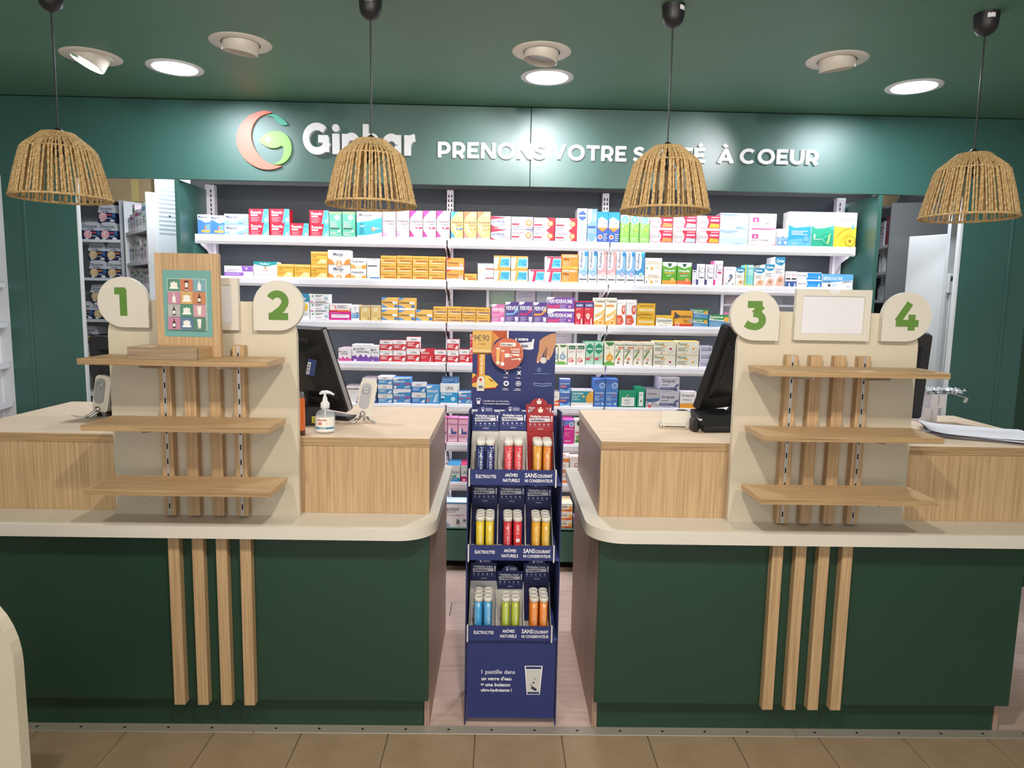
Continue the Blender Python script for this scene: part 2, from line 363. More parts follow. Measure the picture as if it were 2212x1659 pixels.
def cream_tall(c, b='f0ece0'):
    return (b, [('t', 'Phytoxil', .06, .84, .07, .88, '4e6b2e', .03), ('r', .35, .73, .98, .79, c), ('l', .08, .7, .7, 3, .045, '8a8a7a'),
            ('p', '6a8f3d', [.05, .3, .12, .3, .6, .62, .66, .72, .55, .66, .12, .44]), ('c', .48, .24, .13, 'f7f3ea'), ('c', .5, .3, .06, c), ('c', .42, .17, .045, '55705c')])
def cream_flat(c):
    return ('ece8d6', [('t', 'Phytoxil', .05, .7, .18, .4, '4e6b2e', .04), ('r', .33, .6, .55, .68, 'f0b45c'), ('l', .05, .5, .5, 3, .1, '8a8a7a'),
            ('c', .78, .36, .24, 'd8dad6'), ('c', .77, .4, .18, 'f6f4ee'), ('c', .76, .42, .1, c), ('c', .36, .1, .05, c), ('r', 0, .97, 1, 1, 'e9c46a')])
def hum(c, w1, w2):
    return ('f6f0f2', [('r', 0, .12, 1, 1, c), ('p', 'ffffff', [0, 1, .42, 1, .3, .9, 0, .86]), ('p', w2, [.05, .5, .6, .5, .9, .78, .97, .9, .95, .6, .6, .42, .05, .4]),
            ('t', w1, .06, .64, .17, .9, 'ffffff', .05), ('l', .08, .34, .6, 4, .05, 'd9cbe6'), ('p', 'efe3f2', [.75, .15, .95, .15, .98, .34, .7, .34])])
def spray(c1, c2, word='ProRhinel', ac='3c8fd0'):
    return ('f5f6fa', [('p', c2, [0, .3, 1, .3, 1, .9, .72, .9, .62, .5, .3, .42, 0, .45]), ('r', .6, .84, 1, .98, c1), ('v', word, .42, .5, .46, .26, '3b4a6b', .03),
            ('c', .62, .31, .07, c1), ('c', .62, .31, .05, 'f3f7fb'), ('c', .62, .31, .025, ac), ('r', .05, .2, .92, .215, 'c8c9d4'), ('r', .1, .12, .92, .16, '62646e'), ('l', .08, .09, .9, 2, .03, 'cfcfd8')])
def quies(pic):
    return ('f6f1ea', [('p', '2389b4', [0, 1, 1, 1, 1, .82, .7, .72, .3, .74, 0, .82]), ('t', 'Quies', .12, .83, .1, .8, 'ffffff', .05), ('l', .1, .62, .8, 3, .06, '9a9aa2'),
            ('p', pic, [.1, .04, .9, .04, .95, .34, .6, .42, .3, .3]), ('c', .6, .24, .07, 'b98a70'), ('r', .08, .02, .4, .04, '55555d')])
TYPES = {
 # name: (label words, body, art, depth, side, top)
 'antacid_tall': ('small white carton with blue swirl', 'f3f5fb', [('p','4a86d0',[0,0,1,0,1,.66,.6,.6,.3,.72,0,.78]), ('p','7fb0e6',[.5,.1,.95,.1,.95,.55,.6,.5]), ('t','Maalox',.06,.83,.1,.86,'3b4a78',.04), ('r',.28,.14,.95,.26,'f1b35c'), ('c',.62,.38,.06,'ef8a64'), ('r',0,0,1,.06,'2f6fc4')], .05, None, None),
 'antacid_flat': ('flat white and pale blue carton', 'eef3fb', [('p','8fb6e4',[0,0,1,0,1,.85,.75,.5,.4,.36,0,.4]), ('t','Maalox',.08,.62,.24,.6,'3b4a78',.04), ('r',.2,.2,.52,.36,'e9d3c4'), ('c',.86,.3,.1,'ee8f86'), ('r',.6,.1,.78,.2,'5e8fd0')], .07, None, None),
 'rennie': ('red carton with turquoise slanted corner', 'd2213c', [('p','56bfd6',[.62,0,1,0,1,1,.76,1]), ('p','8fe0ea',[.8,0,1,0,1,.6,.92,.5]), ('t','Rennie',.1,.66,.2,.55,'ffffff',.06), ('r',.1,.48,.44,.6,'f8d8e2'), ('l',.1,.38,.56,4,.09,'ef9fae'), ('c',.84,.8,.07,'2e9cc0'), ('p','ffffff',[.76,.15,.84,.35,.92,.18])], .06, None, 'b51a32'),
 'teal_sachet': ('tall mint green carton with round emblem', '62bb9d', [('r',0,.9,1,1,'8fcf86'), ('c',.64,.78,.1,'eef8f2'), ('c',.66,.78,.05,'a9c4b4'), ('l',.1,.62,.68,5,.05,'dff4ec'), ('r',.08,.34,.8,.39,'3c6f62'), ('c',.8,.26,.05,'dff4ec'), ('l',.1,.22,.7,3,.05,'dff4ec'), ('p','f0faf5',[1,0,1,.12,.85,0])], .07, None, None),
 'moxydar': ('wide white carton with turquoise wave', 'f6f7f9', [('p','42b3c4',[0,.1,.4,.13,1,.24,1,.8,.5,.66,0,.6]), ('p','2c93aa',[.1,.15,.3,.17,.25,.6,.12,.58]), ('t','Moxydar',.1,.83,.1,.8,'5c4c66',.02), ('c',.66,.36,.08,'ef9a6a'), ('c',.68,.38,.05,'f7d9c0'), ('l',.12,.48,.35,2,.04,'dff6f8'), ('l',.72,.4,.95,2,.04,'dff6f8')], .06, None, None),
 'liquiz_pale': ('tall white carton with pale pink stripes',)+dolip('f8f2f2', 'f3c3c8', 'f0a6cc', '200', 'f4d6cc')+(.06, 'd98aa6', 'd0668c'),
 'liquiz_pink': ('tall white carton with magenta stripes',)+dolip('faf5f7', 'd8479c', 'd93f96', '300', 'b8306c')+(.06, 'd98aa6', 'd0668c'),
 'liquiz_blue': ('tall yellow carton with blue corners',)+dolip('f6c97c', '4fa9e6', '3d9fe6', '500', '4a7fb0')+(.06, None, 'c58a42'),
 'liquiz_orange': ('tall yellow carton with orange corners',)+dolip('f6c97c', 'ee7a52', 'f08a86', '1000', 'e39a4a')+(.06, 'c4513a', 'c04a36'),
 'profein': ('silver carton with red corner wedge', 'dfdcea', [('p','d42844',[0,1,.85,.93,0,.72]), ('p','d42844',[0,.3,.5,.08,0,0]), ('p','f2f0f6',[.0,.32,.3,.28,.45,.08,.2,.15]), ('t','Iproféine',.05,.5,.2,.62,'3c4a86',.03), ('l',.45,.45,.8,2,.09,'7f93c8'), ('r',.72,.24,1,.42,'f0a79a')], .06, None, 'd42844'),
 'nurofen_silver': ('silver carton with grey corners and orange target', 'cdc9d2', [('p','9a97a8',[.62,1,1,1,1,.75,.8,.86]), ('p','9a97a8',[.64,0,1,0,1,.24,.8,.2]), ('t','NUROFEN',.04,.64,.15,.56,'e66a7c',.02), ('r',.02,.34,.36,.46,'d8243c'), ('c',.8,.52,.24,'c9622a'), ('c',.8,.52,.19,'f6a23a'), ('c',.8,.52,.14,'ffe9a6'), ('l',.05,.24,.5,2,.1,'9a97a8')], .06, None, 'c23a4e'),
 'nurofen_red': ('silver carton with red corners and orange target', 'cdc9d2', [('p','d8243c',[.6,1,1,1,1,.0,.62,0,.78,.22,.84,.6]), ('t','NUROFEN',.04,.64,.15,.5,'e66a7c',.02), ('r',.02,.34,.4,.46,'d8243c'), ('c',.8,.52,.24,'c9622a'), ('c',.8,.52,.19,'f6a23a'), ('c',.8,.52,.14,'ffe9a6'), ('l',.05,.24,.5,2,.1,'9a97a8')], .06, 'd8243c', 'c23a4e'),
 'hex_spray': ('tall white carton with blue hexagon', 'f3f6fb', [('p','3a5f9a',[.5,.94,.9,.86,.9,.72,.5,.64,.1,.72,.1,.86]), ('r',.14,.77,.86,.81,'cfe0f4'), ('p','b8ddf2',[.1,.3,.5,.36,.66,.5,.5,.58,.15,.5]), ('t','ACNE',.25,.52,.05,.5,'6b8ab4',.02), ('r',.05,.02,.95,.05,'9aa4b8')], .07, 'dfe4ee', None),
 'marimer': ('tall blue and white nasal spray carton', '7ba3d8', [('p','f7f8fc',[0,.55,.3,.6,.46,.75,.42,1,0,1]), ('v','marimer',.28,.64,.32,.22,'4a5a8a',.02), ('r',.06,.44,.86,.5,'3a5a9c'), ('l',.1,.4,.8,3,.04,'c9dbf2'), ('p','f7f8fc',[0,0,1,0,1,.2,.7,.06,.2,.04,.1,.14]), ('p','a8c6ec',[.6,.6,.9,.7,.8,.9])], .06, None, None),
 'physiomer': ('tall blue carton with orange band', '3f5fae', [('r',0,.72,1,1,'1f8fd6'), ('p','f6f4f6',[.05,.5,.08,.76,.4,.84,.95,.72,.97,.5,.5,.4]), ('p','e88a3c',[.02,.5,.97,.5,.5,.36]), ('t','PHYSIOMER',.1,.62,.05,.82,'4a5a8a',.02), ('c',.3,.2,.07,'f2f4fa'), ('c',.3,.2,.045,'d2503c'), ('l',.6,.3,.95,4,.06,'c9d5f0')], .06, None, None),
 'green_spray': ('tall lime green carton with blue disc', '86c85a', [('r',0,.74,1,1,'f2f6f2'), ('c',.5,.83,.15,'f4faf6'), ('c',.5,.83,.13,'5b9fd4'), ('l',.28,.88,.74,3,.05,'dff0fa'), ('r',.22,.3,.26,.6,'d8f0c8'), ('c',.26,.62,.035,'d8f0c8'), ('c',.68,.5,.05,'b8d24a'), ('l',.12,.2,.9,3,.04,'d8f0c8')], .06, '5aa63a', None),
 'drill_o': ('white carton, red corner and orange strip', 'f8f3f4', [('p','cc2346',[.4,1,1,1,1,.16,.46,.16,.5,.6]), ('c',.26,.56,.42,'dc5a70'), ('c',.26,.56,.38,'faf7f8'), ('t','Drill',.08,.44,.24,.38,'7a6268',.03), ('l',.62,.92,.96,1,.12,'f6c9d2'), ('r',.58,.62,.96,.76,'f3a8b8'), ('p','f08a52',[.52,.2,.98,.2,.98,.44,.6,.5])], .06, None, 'cc2346'),
 'drill_b': ('white carton, red corner and blue strip', 'f8f3f4', [('p','cc2346',[.4,1,1,1,1,.16,.46,.16,.5,.6]), ('c',.26,.56,.42,'dc5a70'), ('c',.26,.56,.38,'faf7f8'), ('t','Drill',.08,.44,.24,.38,'7a6268',.03), ('l',.62,.92,.96,1,.12,'f6c9d2'), ('r',.58,.62,.96,.76,'f3a8b8'), ('p','a9c6ee',[.52,.2,.98,.2,.98,.44,.6,.5])], .06, None, 'cc2346'),
 'drill_y': ('white carton, red corner and amber strip', 'f8f3f4', [('p','cc2346',[.4,1,1,1,1,.16,.46,.16,.5,.6]), ('c',.26,.56,.42,'dc5a70'), ('c',.26,.56,.38,'faf7f8'), ('t','Drill',.08,.44,.24,.38,'7a6268',.03), ('l',.62,.92,.96,1,.12,'f6c9d2'), ('r',.58,.62,.96,.76,'f3a8b8'), ('p','f2a838',[.52,.2,.98,.2,.98,.44,.6,.5])], .06, None, 'cc2346'),
 'boric': ('pale blue carton with white label strip', 'b4cff4', [('r',.08,.52,.92,.76,'f4f8fd'), ('l',.25,.66,.78,1,.08,'a8b8d8'), ('c',.06,.92,.04,'2f5fae'), ('t','Borax / Acide borique',.12,.87,.07,.5,'3b5f9c',.02), ('t','12mg / 18mg par mL',.12,.79,.06,.36,'3b5f9c',.02), ('l',.55,.2,.86,3,.06,'8faee0'), ('r',.88,.06,.96,.16,'e6f0fc')], .08, 'd9c8d8', None),
 'dacryo': ('cream carton with magenta square emblem', 'f9f3ee', [('r',.12,.48,.36,.76,'b8488a'), ('c',.24,.6,.07,'f4e4ee'), ('t','DACRYOSERUM',.1,.34,.1,.62,'5a4a5e',.02), ('l',.1,.22,.56,2,.08,'d9b8c8'), ('r',.1,.03,.86,.1,'b8488a'), ('r',.88,.03,1,.16,'e08ab8'), ('r',.08,.9,.96,.93,'ead6b8')], .08, None, None),
 'small_blue_duo': ('small white and blue twin carton', 'f5f5fa', [('p','5f8fd0',[0,0,1,0,1,.58,.75,.5,.5,.6,.25,.5,0,.58]), ('l',.1,.8,.9,2,.1,'c9b8cc'), ('c',.25,.24,.08,'eaf2fc'), ('c',.75,.24,.08,'eaf2fc'), ('l',.08,.46,.92,2,.07,'b8d0f0')], .05, None, None),
 'desomedine': ('large white carton with blue lower half', 'f7f7fa', [('p','2a93e6',[0,0,1,0,1,.6,.3,.55,0,.63]), ('p','5aa9ee',[0,0,1,0,1,.3,0,.2]), ('t','Désomédine 0,1%',.14,.8,.055,.78,'6a6f80',.02), ('l',.14,.71,.55,2,.04,'c9ccd6'), ('p','4aa9e8',[.2,.52,.28,.52,.26,.62]), ('l',.14,.46,.85,3,.045,'d8ecfb'), ('c',.8,.24,.1,'4a93e0'), ('c',.8,.24,.07,'6aaae8'), ('l',.18,.12,.45,3,.04,'bcdcf8')], .08, None, None),
 'sensivision': ('large white carton with green lower half', 'f7f5f7', [('p','2a9f7e',[0,0,1,0,1,.62,.5,.55,.2,.54,0,.62]), ('t','Sensivision',.25,.78,.06,.62,'6a6f80',.02), ('l',.34,.7,.76,1,.04,'c9ccd6'), ('p','4aa9d8',[.86,.52,.98,.52,.92,.7]), ('c',.7,.24,.16,'1f8f70'), ('c',.7,.24,.12,'35ae8c'), ('c',.7,.24,.07,'1f8f70'), ('p','c9dc6a',[.72,.1,.78,.1,.86,.4,.8,.38]), ('l',.1,.24,.5,1,.04,'bfe6d6'), ('p','f4fbf8',[.1,.26,.18,.26,.17,.38,.12,.38])], .08, None, None),
 'allergiflash': ('large white carton with yellow lower half', 'f8f5f5', [('p','f4c93a',[0,0,1,0,1,.6,.5,.58,0,.62]), ('t','AllergiFlash',.2,.77,.06,.62,'6a6f80',.02), ('l',.28,.69,.74,2,.04,'c9b8b8'), ('p','4aa9d8',[.76,.54,.9,.54,.84,.72]), ('c',.74,.2,.15,'9a7a28'), ('c',.74,.2,.13,'f4c93a'), ('c',.74,.2,.05,'9a7a28'), ('p','b99430',[.05,.22,.2,.42,.5,.56,.9,.58,.5,.52,.25,.4]), ('p','d8a830',[.3,.12,.4,.3,.6,.4,.9,.44,.6,.37,.42,.26])], .08, None, None),
 # second shelf
 'violet_flat': ('flat white carton with violet blocks', 'f7f3fa', [('p','a06acb',[0,0,.66,0,.68,.42,0,.42]), ('p','a06acb',[.6,.98,1,.98,1,.52,.64,.52]), ('c',.78,.78,.1,'e6d4f2'), ('l',.06,.7,.5,2,.14,'c9b8d8'), ('l',.06,.3,.55,1,.14,'e6d4f2')], .08, None, None),
 'digest': ('white carton with teal top and orange base', 'faf7f4', [('p','25a5ac',[0,1,1,1,1,.84,.5,.7,0,.84]), ('t','Vitadigest',.25,.82,.11,.5,'ffffff',.04), ('c',.5,.62,.07,'ee8c5a'), ('t','Acidité',.36,.42,.09,.3,'e0644a',.02), ('l',.08,.22,.92,1,.06,'b8b8b8'), ('r',0,0,1,.08,'ee7a3c'), ('l',.2,.33,.8,1,.05,'cccccc')], .07, None, '6a8f92'),
 'citrate': ('yellow carton with pale tablet picture', 'f0bc4a', [('r',.0,.85,1,.97,'f6d27c'), ('t','CITRATE DE BÉTAÏNE',.06,.7,.1,.88,'b8842a',.04), ('t','UPSA',.08,.56,.1,.25,'b8842a',.04), ('l',.06,.46,.6,3,.08,'d6a23c'), ('p','f7dc94',[.3,.1,.95,.1,.95,.4,.6,.45]), ('c',.74,.28,.11,'f8ecca'), ('l',.06,.12,.35,1,.06,'b8842a')], .06, None, 'b8892c'),
 'marga': ('white carton with orange arch drawing', 'faf6f2', [('p','ee9440',[0,0,.12,.1,.3,.2,.26,0]), ('p','ee9440',[0,0,.28,0,.2,.3,0,.42]), ('p','ee9440',[1,0,.7,0,.8,.3,1,.42]), ('c',.5,.08,.24,'f2b878'), ('c',.5,.06,.17,'faf0e4'), ('p','ee9440',[.4,0,.47,0,.46,.24,.42,.2]), ('p','ee9440',[.6,0,.53,0,.54,.24,.58,.2]), ('t','Marga',.24,.62,.2,.52,'5d6a86',.03), ('l',.18,.5,.82,1,.06,'c9b8b0')], .07, None, 'e0d4cc'),
 'oxyboldine': ('white carton with orange lower corners', 'faf5f0', [('p','f0b45a',[0,0,.34,0,.3,.3,0,.46]), ('p','f0b45a',[1,0,.66,0,.72,.3,1,.42]), ('c',.5,.1,.2,'f6dcb0'), ('t','Oxyboldine',.06,.6,.17,.88,'5d6a86',.03), ('l',.25,.48,.75,1,.06,'c9b8b0'), ('r',.7,.1,.95,.3,'f4a63a')], .06, None, 'e0d4cc'),
 'white_sachet': ('tall white carton with blue foot band', 'f1f1f5', [('r',.04,.62,.78,.68,'565f6c'), ('t','Vaseline',.35,.92,.05,.4,'4a5260',.03), ('r',.04,.03,.96,.12,'3f7fb4'), ('r',.06,.04,.22,.11,'f4f8fa'), ('l',.2,.75,.7,1,.04,'c9ccd6'), ('c',.86,.65,.04,'dfe2e8')], .07, None, None),
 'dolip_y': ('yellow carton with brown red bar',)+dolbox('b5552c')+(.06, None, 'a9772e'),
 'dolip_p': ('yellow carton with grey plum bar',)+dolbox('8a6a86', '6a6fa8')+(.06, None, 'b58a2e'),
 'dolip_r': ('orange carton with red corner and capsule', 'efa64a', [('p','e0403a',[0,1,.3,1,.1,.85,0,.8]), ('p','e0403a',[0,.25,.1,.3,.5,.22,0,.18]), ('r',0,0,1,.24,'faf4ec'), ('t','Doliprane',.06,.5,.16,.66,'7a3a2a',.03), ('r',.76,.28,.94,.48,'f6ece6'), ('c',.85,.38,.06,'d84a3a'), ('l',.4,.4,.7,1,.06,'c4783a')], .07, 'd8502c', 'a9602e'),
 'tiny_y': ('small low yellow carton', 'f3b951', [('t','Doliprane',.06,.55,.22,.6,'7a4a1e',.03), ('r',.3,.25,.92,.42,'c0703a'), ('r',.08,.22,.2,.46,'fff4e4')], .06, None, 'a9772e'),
 'white_red': ('white carton with crimson corner strips', 'f8f5f6', [('r',.5,.68,1,.74,'c23a52'), ('r',.5,.18,1,.24,'c23a52'), ('l',.4,.9,.8,2,.07,'c9c4cc'), ('r',.0,.5,.3,.6,'f6dcb0'), ('l',.4,.4,.7,2,.07,'c9c4cc')], .07, None, 'c9b8bc'),
 'ibu_o': ('white carton, orange frame and blue slanted panel', 'f7f5f6', [('p','f0b054',[.0,1,1,1,1,.88,.45,.88,.38,.14,1,.14,1,0,.2,0,.32,.88,0,.88]), ('p','4fc0f2',[.46,.8,.96,.8,.92,.2,.36,.2]), ('t','Ibuprofène',.5,.56,.1,.42,'1f5fa0',.03), ('t','200 mg',.66,.36,.1,.26,'1f4f90',.05), ('l',.42,.26,.7,1,.06,'c8eafc')], .07, None, 'a9552a'),
 'ibu_r': ('white carton, crimson frame and blue slanted panel', 'f7f5f6', [('p','d43560',[.1,.98,1,.98,1,.86,.5,.86,.4,.12,1,.12,1,0,.2,0,.34,.86,.1,.86]), ('p','4fc0f2',[.52,.8,.98,.8,.94,.2,.4,.2]), ('t','Ibuprofène',.54,.56,.1,.4,'1f5fa0',.03), ('t','400 mg',.68,.36,.1,.26,'1f4f90',.05), ('l',.46,.26,.72,1,.06,'c8eafc')], .07, None, 'b02a50'),
 'spedifen': ('bright orange carton with yellow foot', 'ef9438', [('r',0,0,1,.16,'e2b23a'), ('r',.68,.03,.94,.12,'f6d27c'), ('t','SPEDIFEN',.06,.78,.16,.9,'fdf0d8',.05), ('t','400mg',.08,.6,.13,.36,'7a3a1a',.05), ('l',.06,.5,.55,5,.07,'f7cfa0')], .06, None, 'a9502a'),
 'rhinel_b': ('tall white and blue nasal spray carton',)+spray('2f8fcf', '9cc4e6')+(.08, 'b9a8ac', None),
 'rhinel_p': ('tall white and peach nasal spray carton',)+spray('f2b8ae', 'f0a8ae', ac='f0a8ae')+(.08, None, None),
 'rhinel_m': ('tall white carton, blue and magenta label',)+spray('2f8fcf', '7fb0dc', ac='d84a9c')+(.08, None, None),
 'rhinel_g': ('tall white carton with deep blue wave',)+spray('3fa9cf', '3f8fc8', ac='6ab86a')+(.08, None, None),
 'activox': ('cream carton with small orange lozenges', 'faf6ee', [('t','ACTIVOX',.18,.62,.15,.6,'8a7a66',.02), ('r',.05,.55,.95,.6,'f0c088'), ('c',.4,.22,.12,'f2b05a'), ('c',.28,.4,.07,'f6cf94'), ('c',.1,.25,.06,'5a8f6a'), ('l',.58,.4,.9,3,.08,'c9c0b0')], .07, None, 'd8ccc0'),
 'oropolis_y': ('green carton with amber foot', '5fae34', [('p','f7f7f2',[0,1,1,1,1,.86,.5,.74,0,.86]), ('p','2f5f4e',[.36,.95,.64,.95,.62,.86,.5,.78,.38,.86]), ('t','Oropolis',.1,.6,.09,.8,'ffffff',.06), ('r',.14,.51,.84,.56,'f2c94a'), ('l',.3,.46,.7,2,.05,'dff2cc'), ('r',0,0,1,.22,'f2a53e'), ('c',.72,.25,.08,'f7c97c'), ('l',.06,.08,.3,1,.04,'c47a22')], .08, None, None),
 'oropolis_r': ('green carton with coral foot', '5fae34', [('p','f7f7f2',[0,1,1,1,1,.86,.5,.74,0,.86]), ('p','2f5f4e',[.36,.95,.64,.95,.62,.86,.5,.78,.38,.86]), ('t','Oropolis',.1,.6,.09,.8,'ffffff',.06), ('r',.14,.51,.84,.56,'e08a4a'), ('l',.2,.46,.8,2,.05,'dff2cc'), ('r',0,0,1,.22,'ee6f4c'), ('c',.72,.25,.08,'f2a86c'), ('l',.06,.08,.4,1,.04,'f7c9b0')], .08, None, None),
 'ear_small': ('narrow white carton with lilac oval', 'f5f4f8', [('r',.2,.86,.8,.94,'3f4a7c'), ('l',.2,.78,.8,2,.07,'9a9cb0'), ('c',.55,.28,.12,'c9bfe2'), ('c',.55,.28,.08,'e6e0f2')], .06, '3f4066', '3f4066'),
 'cerulyse': ('narrow white carton with navy corner block', 'f6f4f8', [('r',0,0,.24,.3,'3f4483'), ('v','cerulyse',.34,.34,.58,.2,'6a5f86',.03), ('c',.7,.72,.12,'8a7f9c'), ('c',.7,.72,.1,'f6f4f8'), ('p','ef8f4c',[.55,.84,.66,.8,.62,.76]), ('r',.4,.36,.9,.42,'7a7888'), ('l',.42,.3,.9,3,.06,'dcd8e2')], .06, '4a4a86', '4a4a86'),
 'ceruspray': ('tall white carton with magenta corner block', 'f8f0f4', [('r',0,0,.2,.26,'d82f8c'), ('v','ceruspray',.3,.3,.6,.18,'7a5a86',.03), ('c',.7,.74,.12,'7a7088'), ('c',.7,.74,.1,'f8f0f4'), ('r',.42,.5,.86,.58,'c0488c'), ('l',.4,.42,.9,4,.07,'ead8e2')], .07, 'd86aa0', None),
 'orilyse': ('white carton with dark grey ear drop picture', 'f7f3f5', [('t','orilyse',.14,.84,.1,.7,'a9b4c8',.02), ('p','5a6278',[.45,.6,.7,.62,.78,.5,.6,.3,.42,.22,.36,.28,.5,.36]), ('c',.5,.5,.06,'9cc4e6'), ('c',.52,.4,.04,'f0a08c'), ('l',.12,.2,.5,3,.05,'8a8f9c'), ('r',.7,.1,.9,.16,'8a8f9c')], .06, None, None),
 'quies_a': ('white carton, blue top and sleeping face',)+quies('efc9a4')+(.06, None, '6fa9a4'),
 'quies_b': ('white carton, blue top and lying figure',)+quies('e9b494')+(.06, None, '8a8f9c'),
 'quies_c': ('white carton, blue top and pink sleeper',)+quies('eeb09c')+(.08, None, 'b0b4bc'),
 'quies_t': ('tall white carton, blue top and pink sleeper',)+quies('eeb09c')+(.12, 'c9ccd2', 'b0b4bc'),
 'hyalenol': ('turquoise carton with spiral and yellow foot', '7fd0ce', [('r',0,0,1,.1,'d6c23a'), ('r',0,0,.14,1,'c9c84a'), ('c',.6,.66,.13,'dff6f4'), ('c',.6,.66,.1,'7fd0ce'), ('c',.62,.66,.06,'dff6f4'), ('c',.62,.66,.035,'7fd0ce'), ('v','FLUENVAL',.38,.2,.7,.16,'5aa9a8',.02), ('r',.4,.88,.95,.97,'eef6f6')], .07, None, None),
 'eye_duo': ('small white and navy twin carton', 'f6f0f2', [('r',0,0,1,.4,'3a5a9c'), ('r',.05,.5,.45,.6,'4a4652'), ('r',.55,.5,.95,.6,'4a4652'), ('l',.06,.85,.44,2,.1,'e0a8a8'), ('l',.56,.85,.94,2,.1,'e0a8a8'), ('p','e8f0fa',[.3,.05,.42,.05,.4,.3,.32,.3]), ('p','e8f0fa',[.8,.05,.92,.05,.9,.3,.82,.3])], .05, None, 'c0504a'),
 'desome_flat': ('flat white carton with bright blue end', 'f4f4fa', [('p','2a93dc',[.4,.92,1,.92,1,.08,.36,.08,.44,.5]), ('t','Désomédine',.04,.5,.18,.36,'5f6478',.02), ('l',.04,.34,.3,2,.12,'c9ccd6'), ('l',.5,.42,.82,1,.14,'8fc8f2'), ('p','eaf4fc',[.86,.2,.94,.2,.92,.6,.88,.6])], .08, None, None),
 'sedacollyre': ('long white carton with sky blue top', 'f4f3f8', [('p','6fb8ea',[0,1,1,1,1,.6,.6,.5,.3,.42,0,.45]), ('t','SEDACOLLYRE',.03,.6,.2,.62,'f4f8fc',.06), ('r',.02,.42,.28,.5,'4a7fb4'), ('c',.23,.22,.11,'62646e'), ('p','8a8f9c',[.6,.3,.72,.5,.88,.54,1,.46,.88,.49,.72,.44]), ('p','9a9fac',[.75,.2,.85,.1,.95,.22,.86,.15]), ('l',.33,.3,.5,2,.1,'c9ccd6')], .08, None, None),
}
def s3(*a): TYPES.update(dict(a))
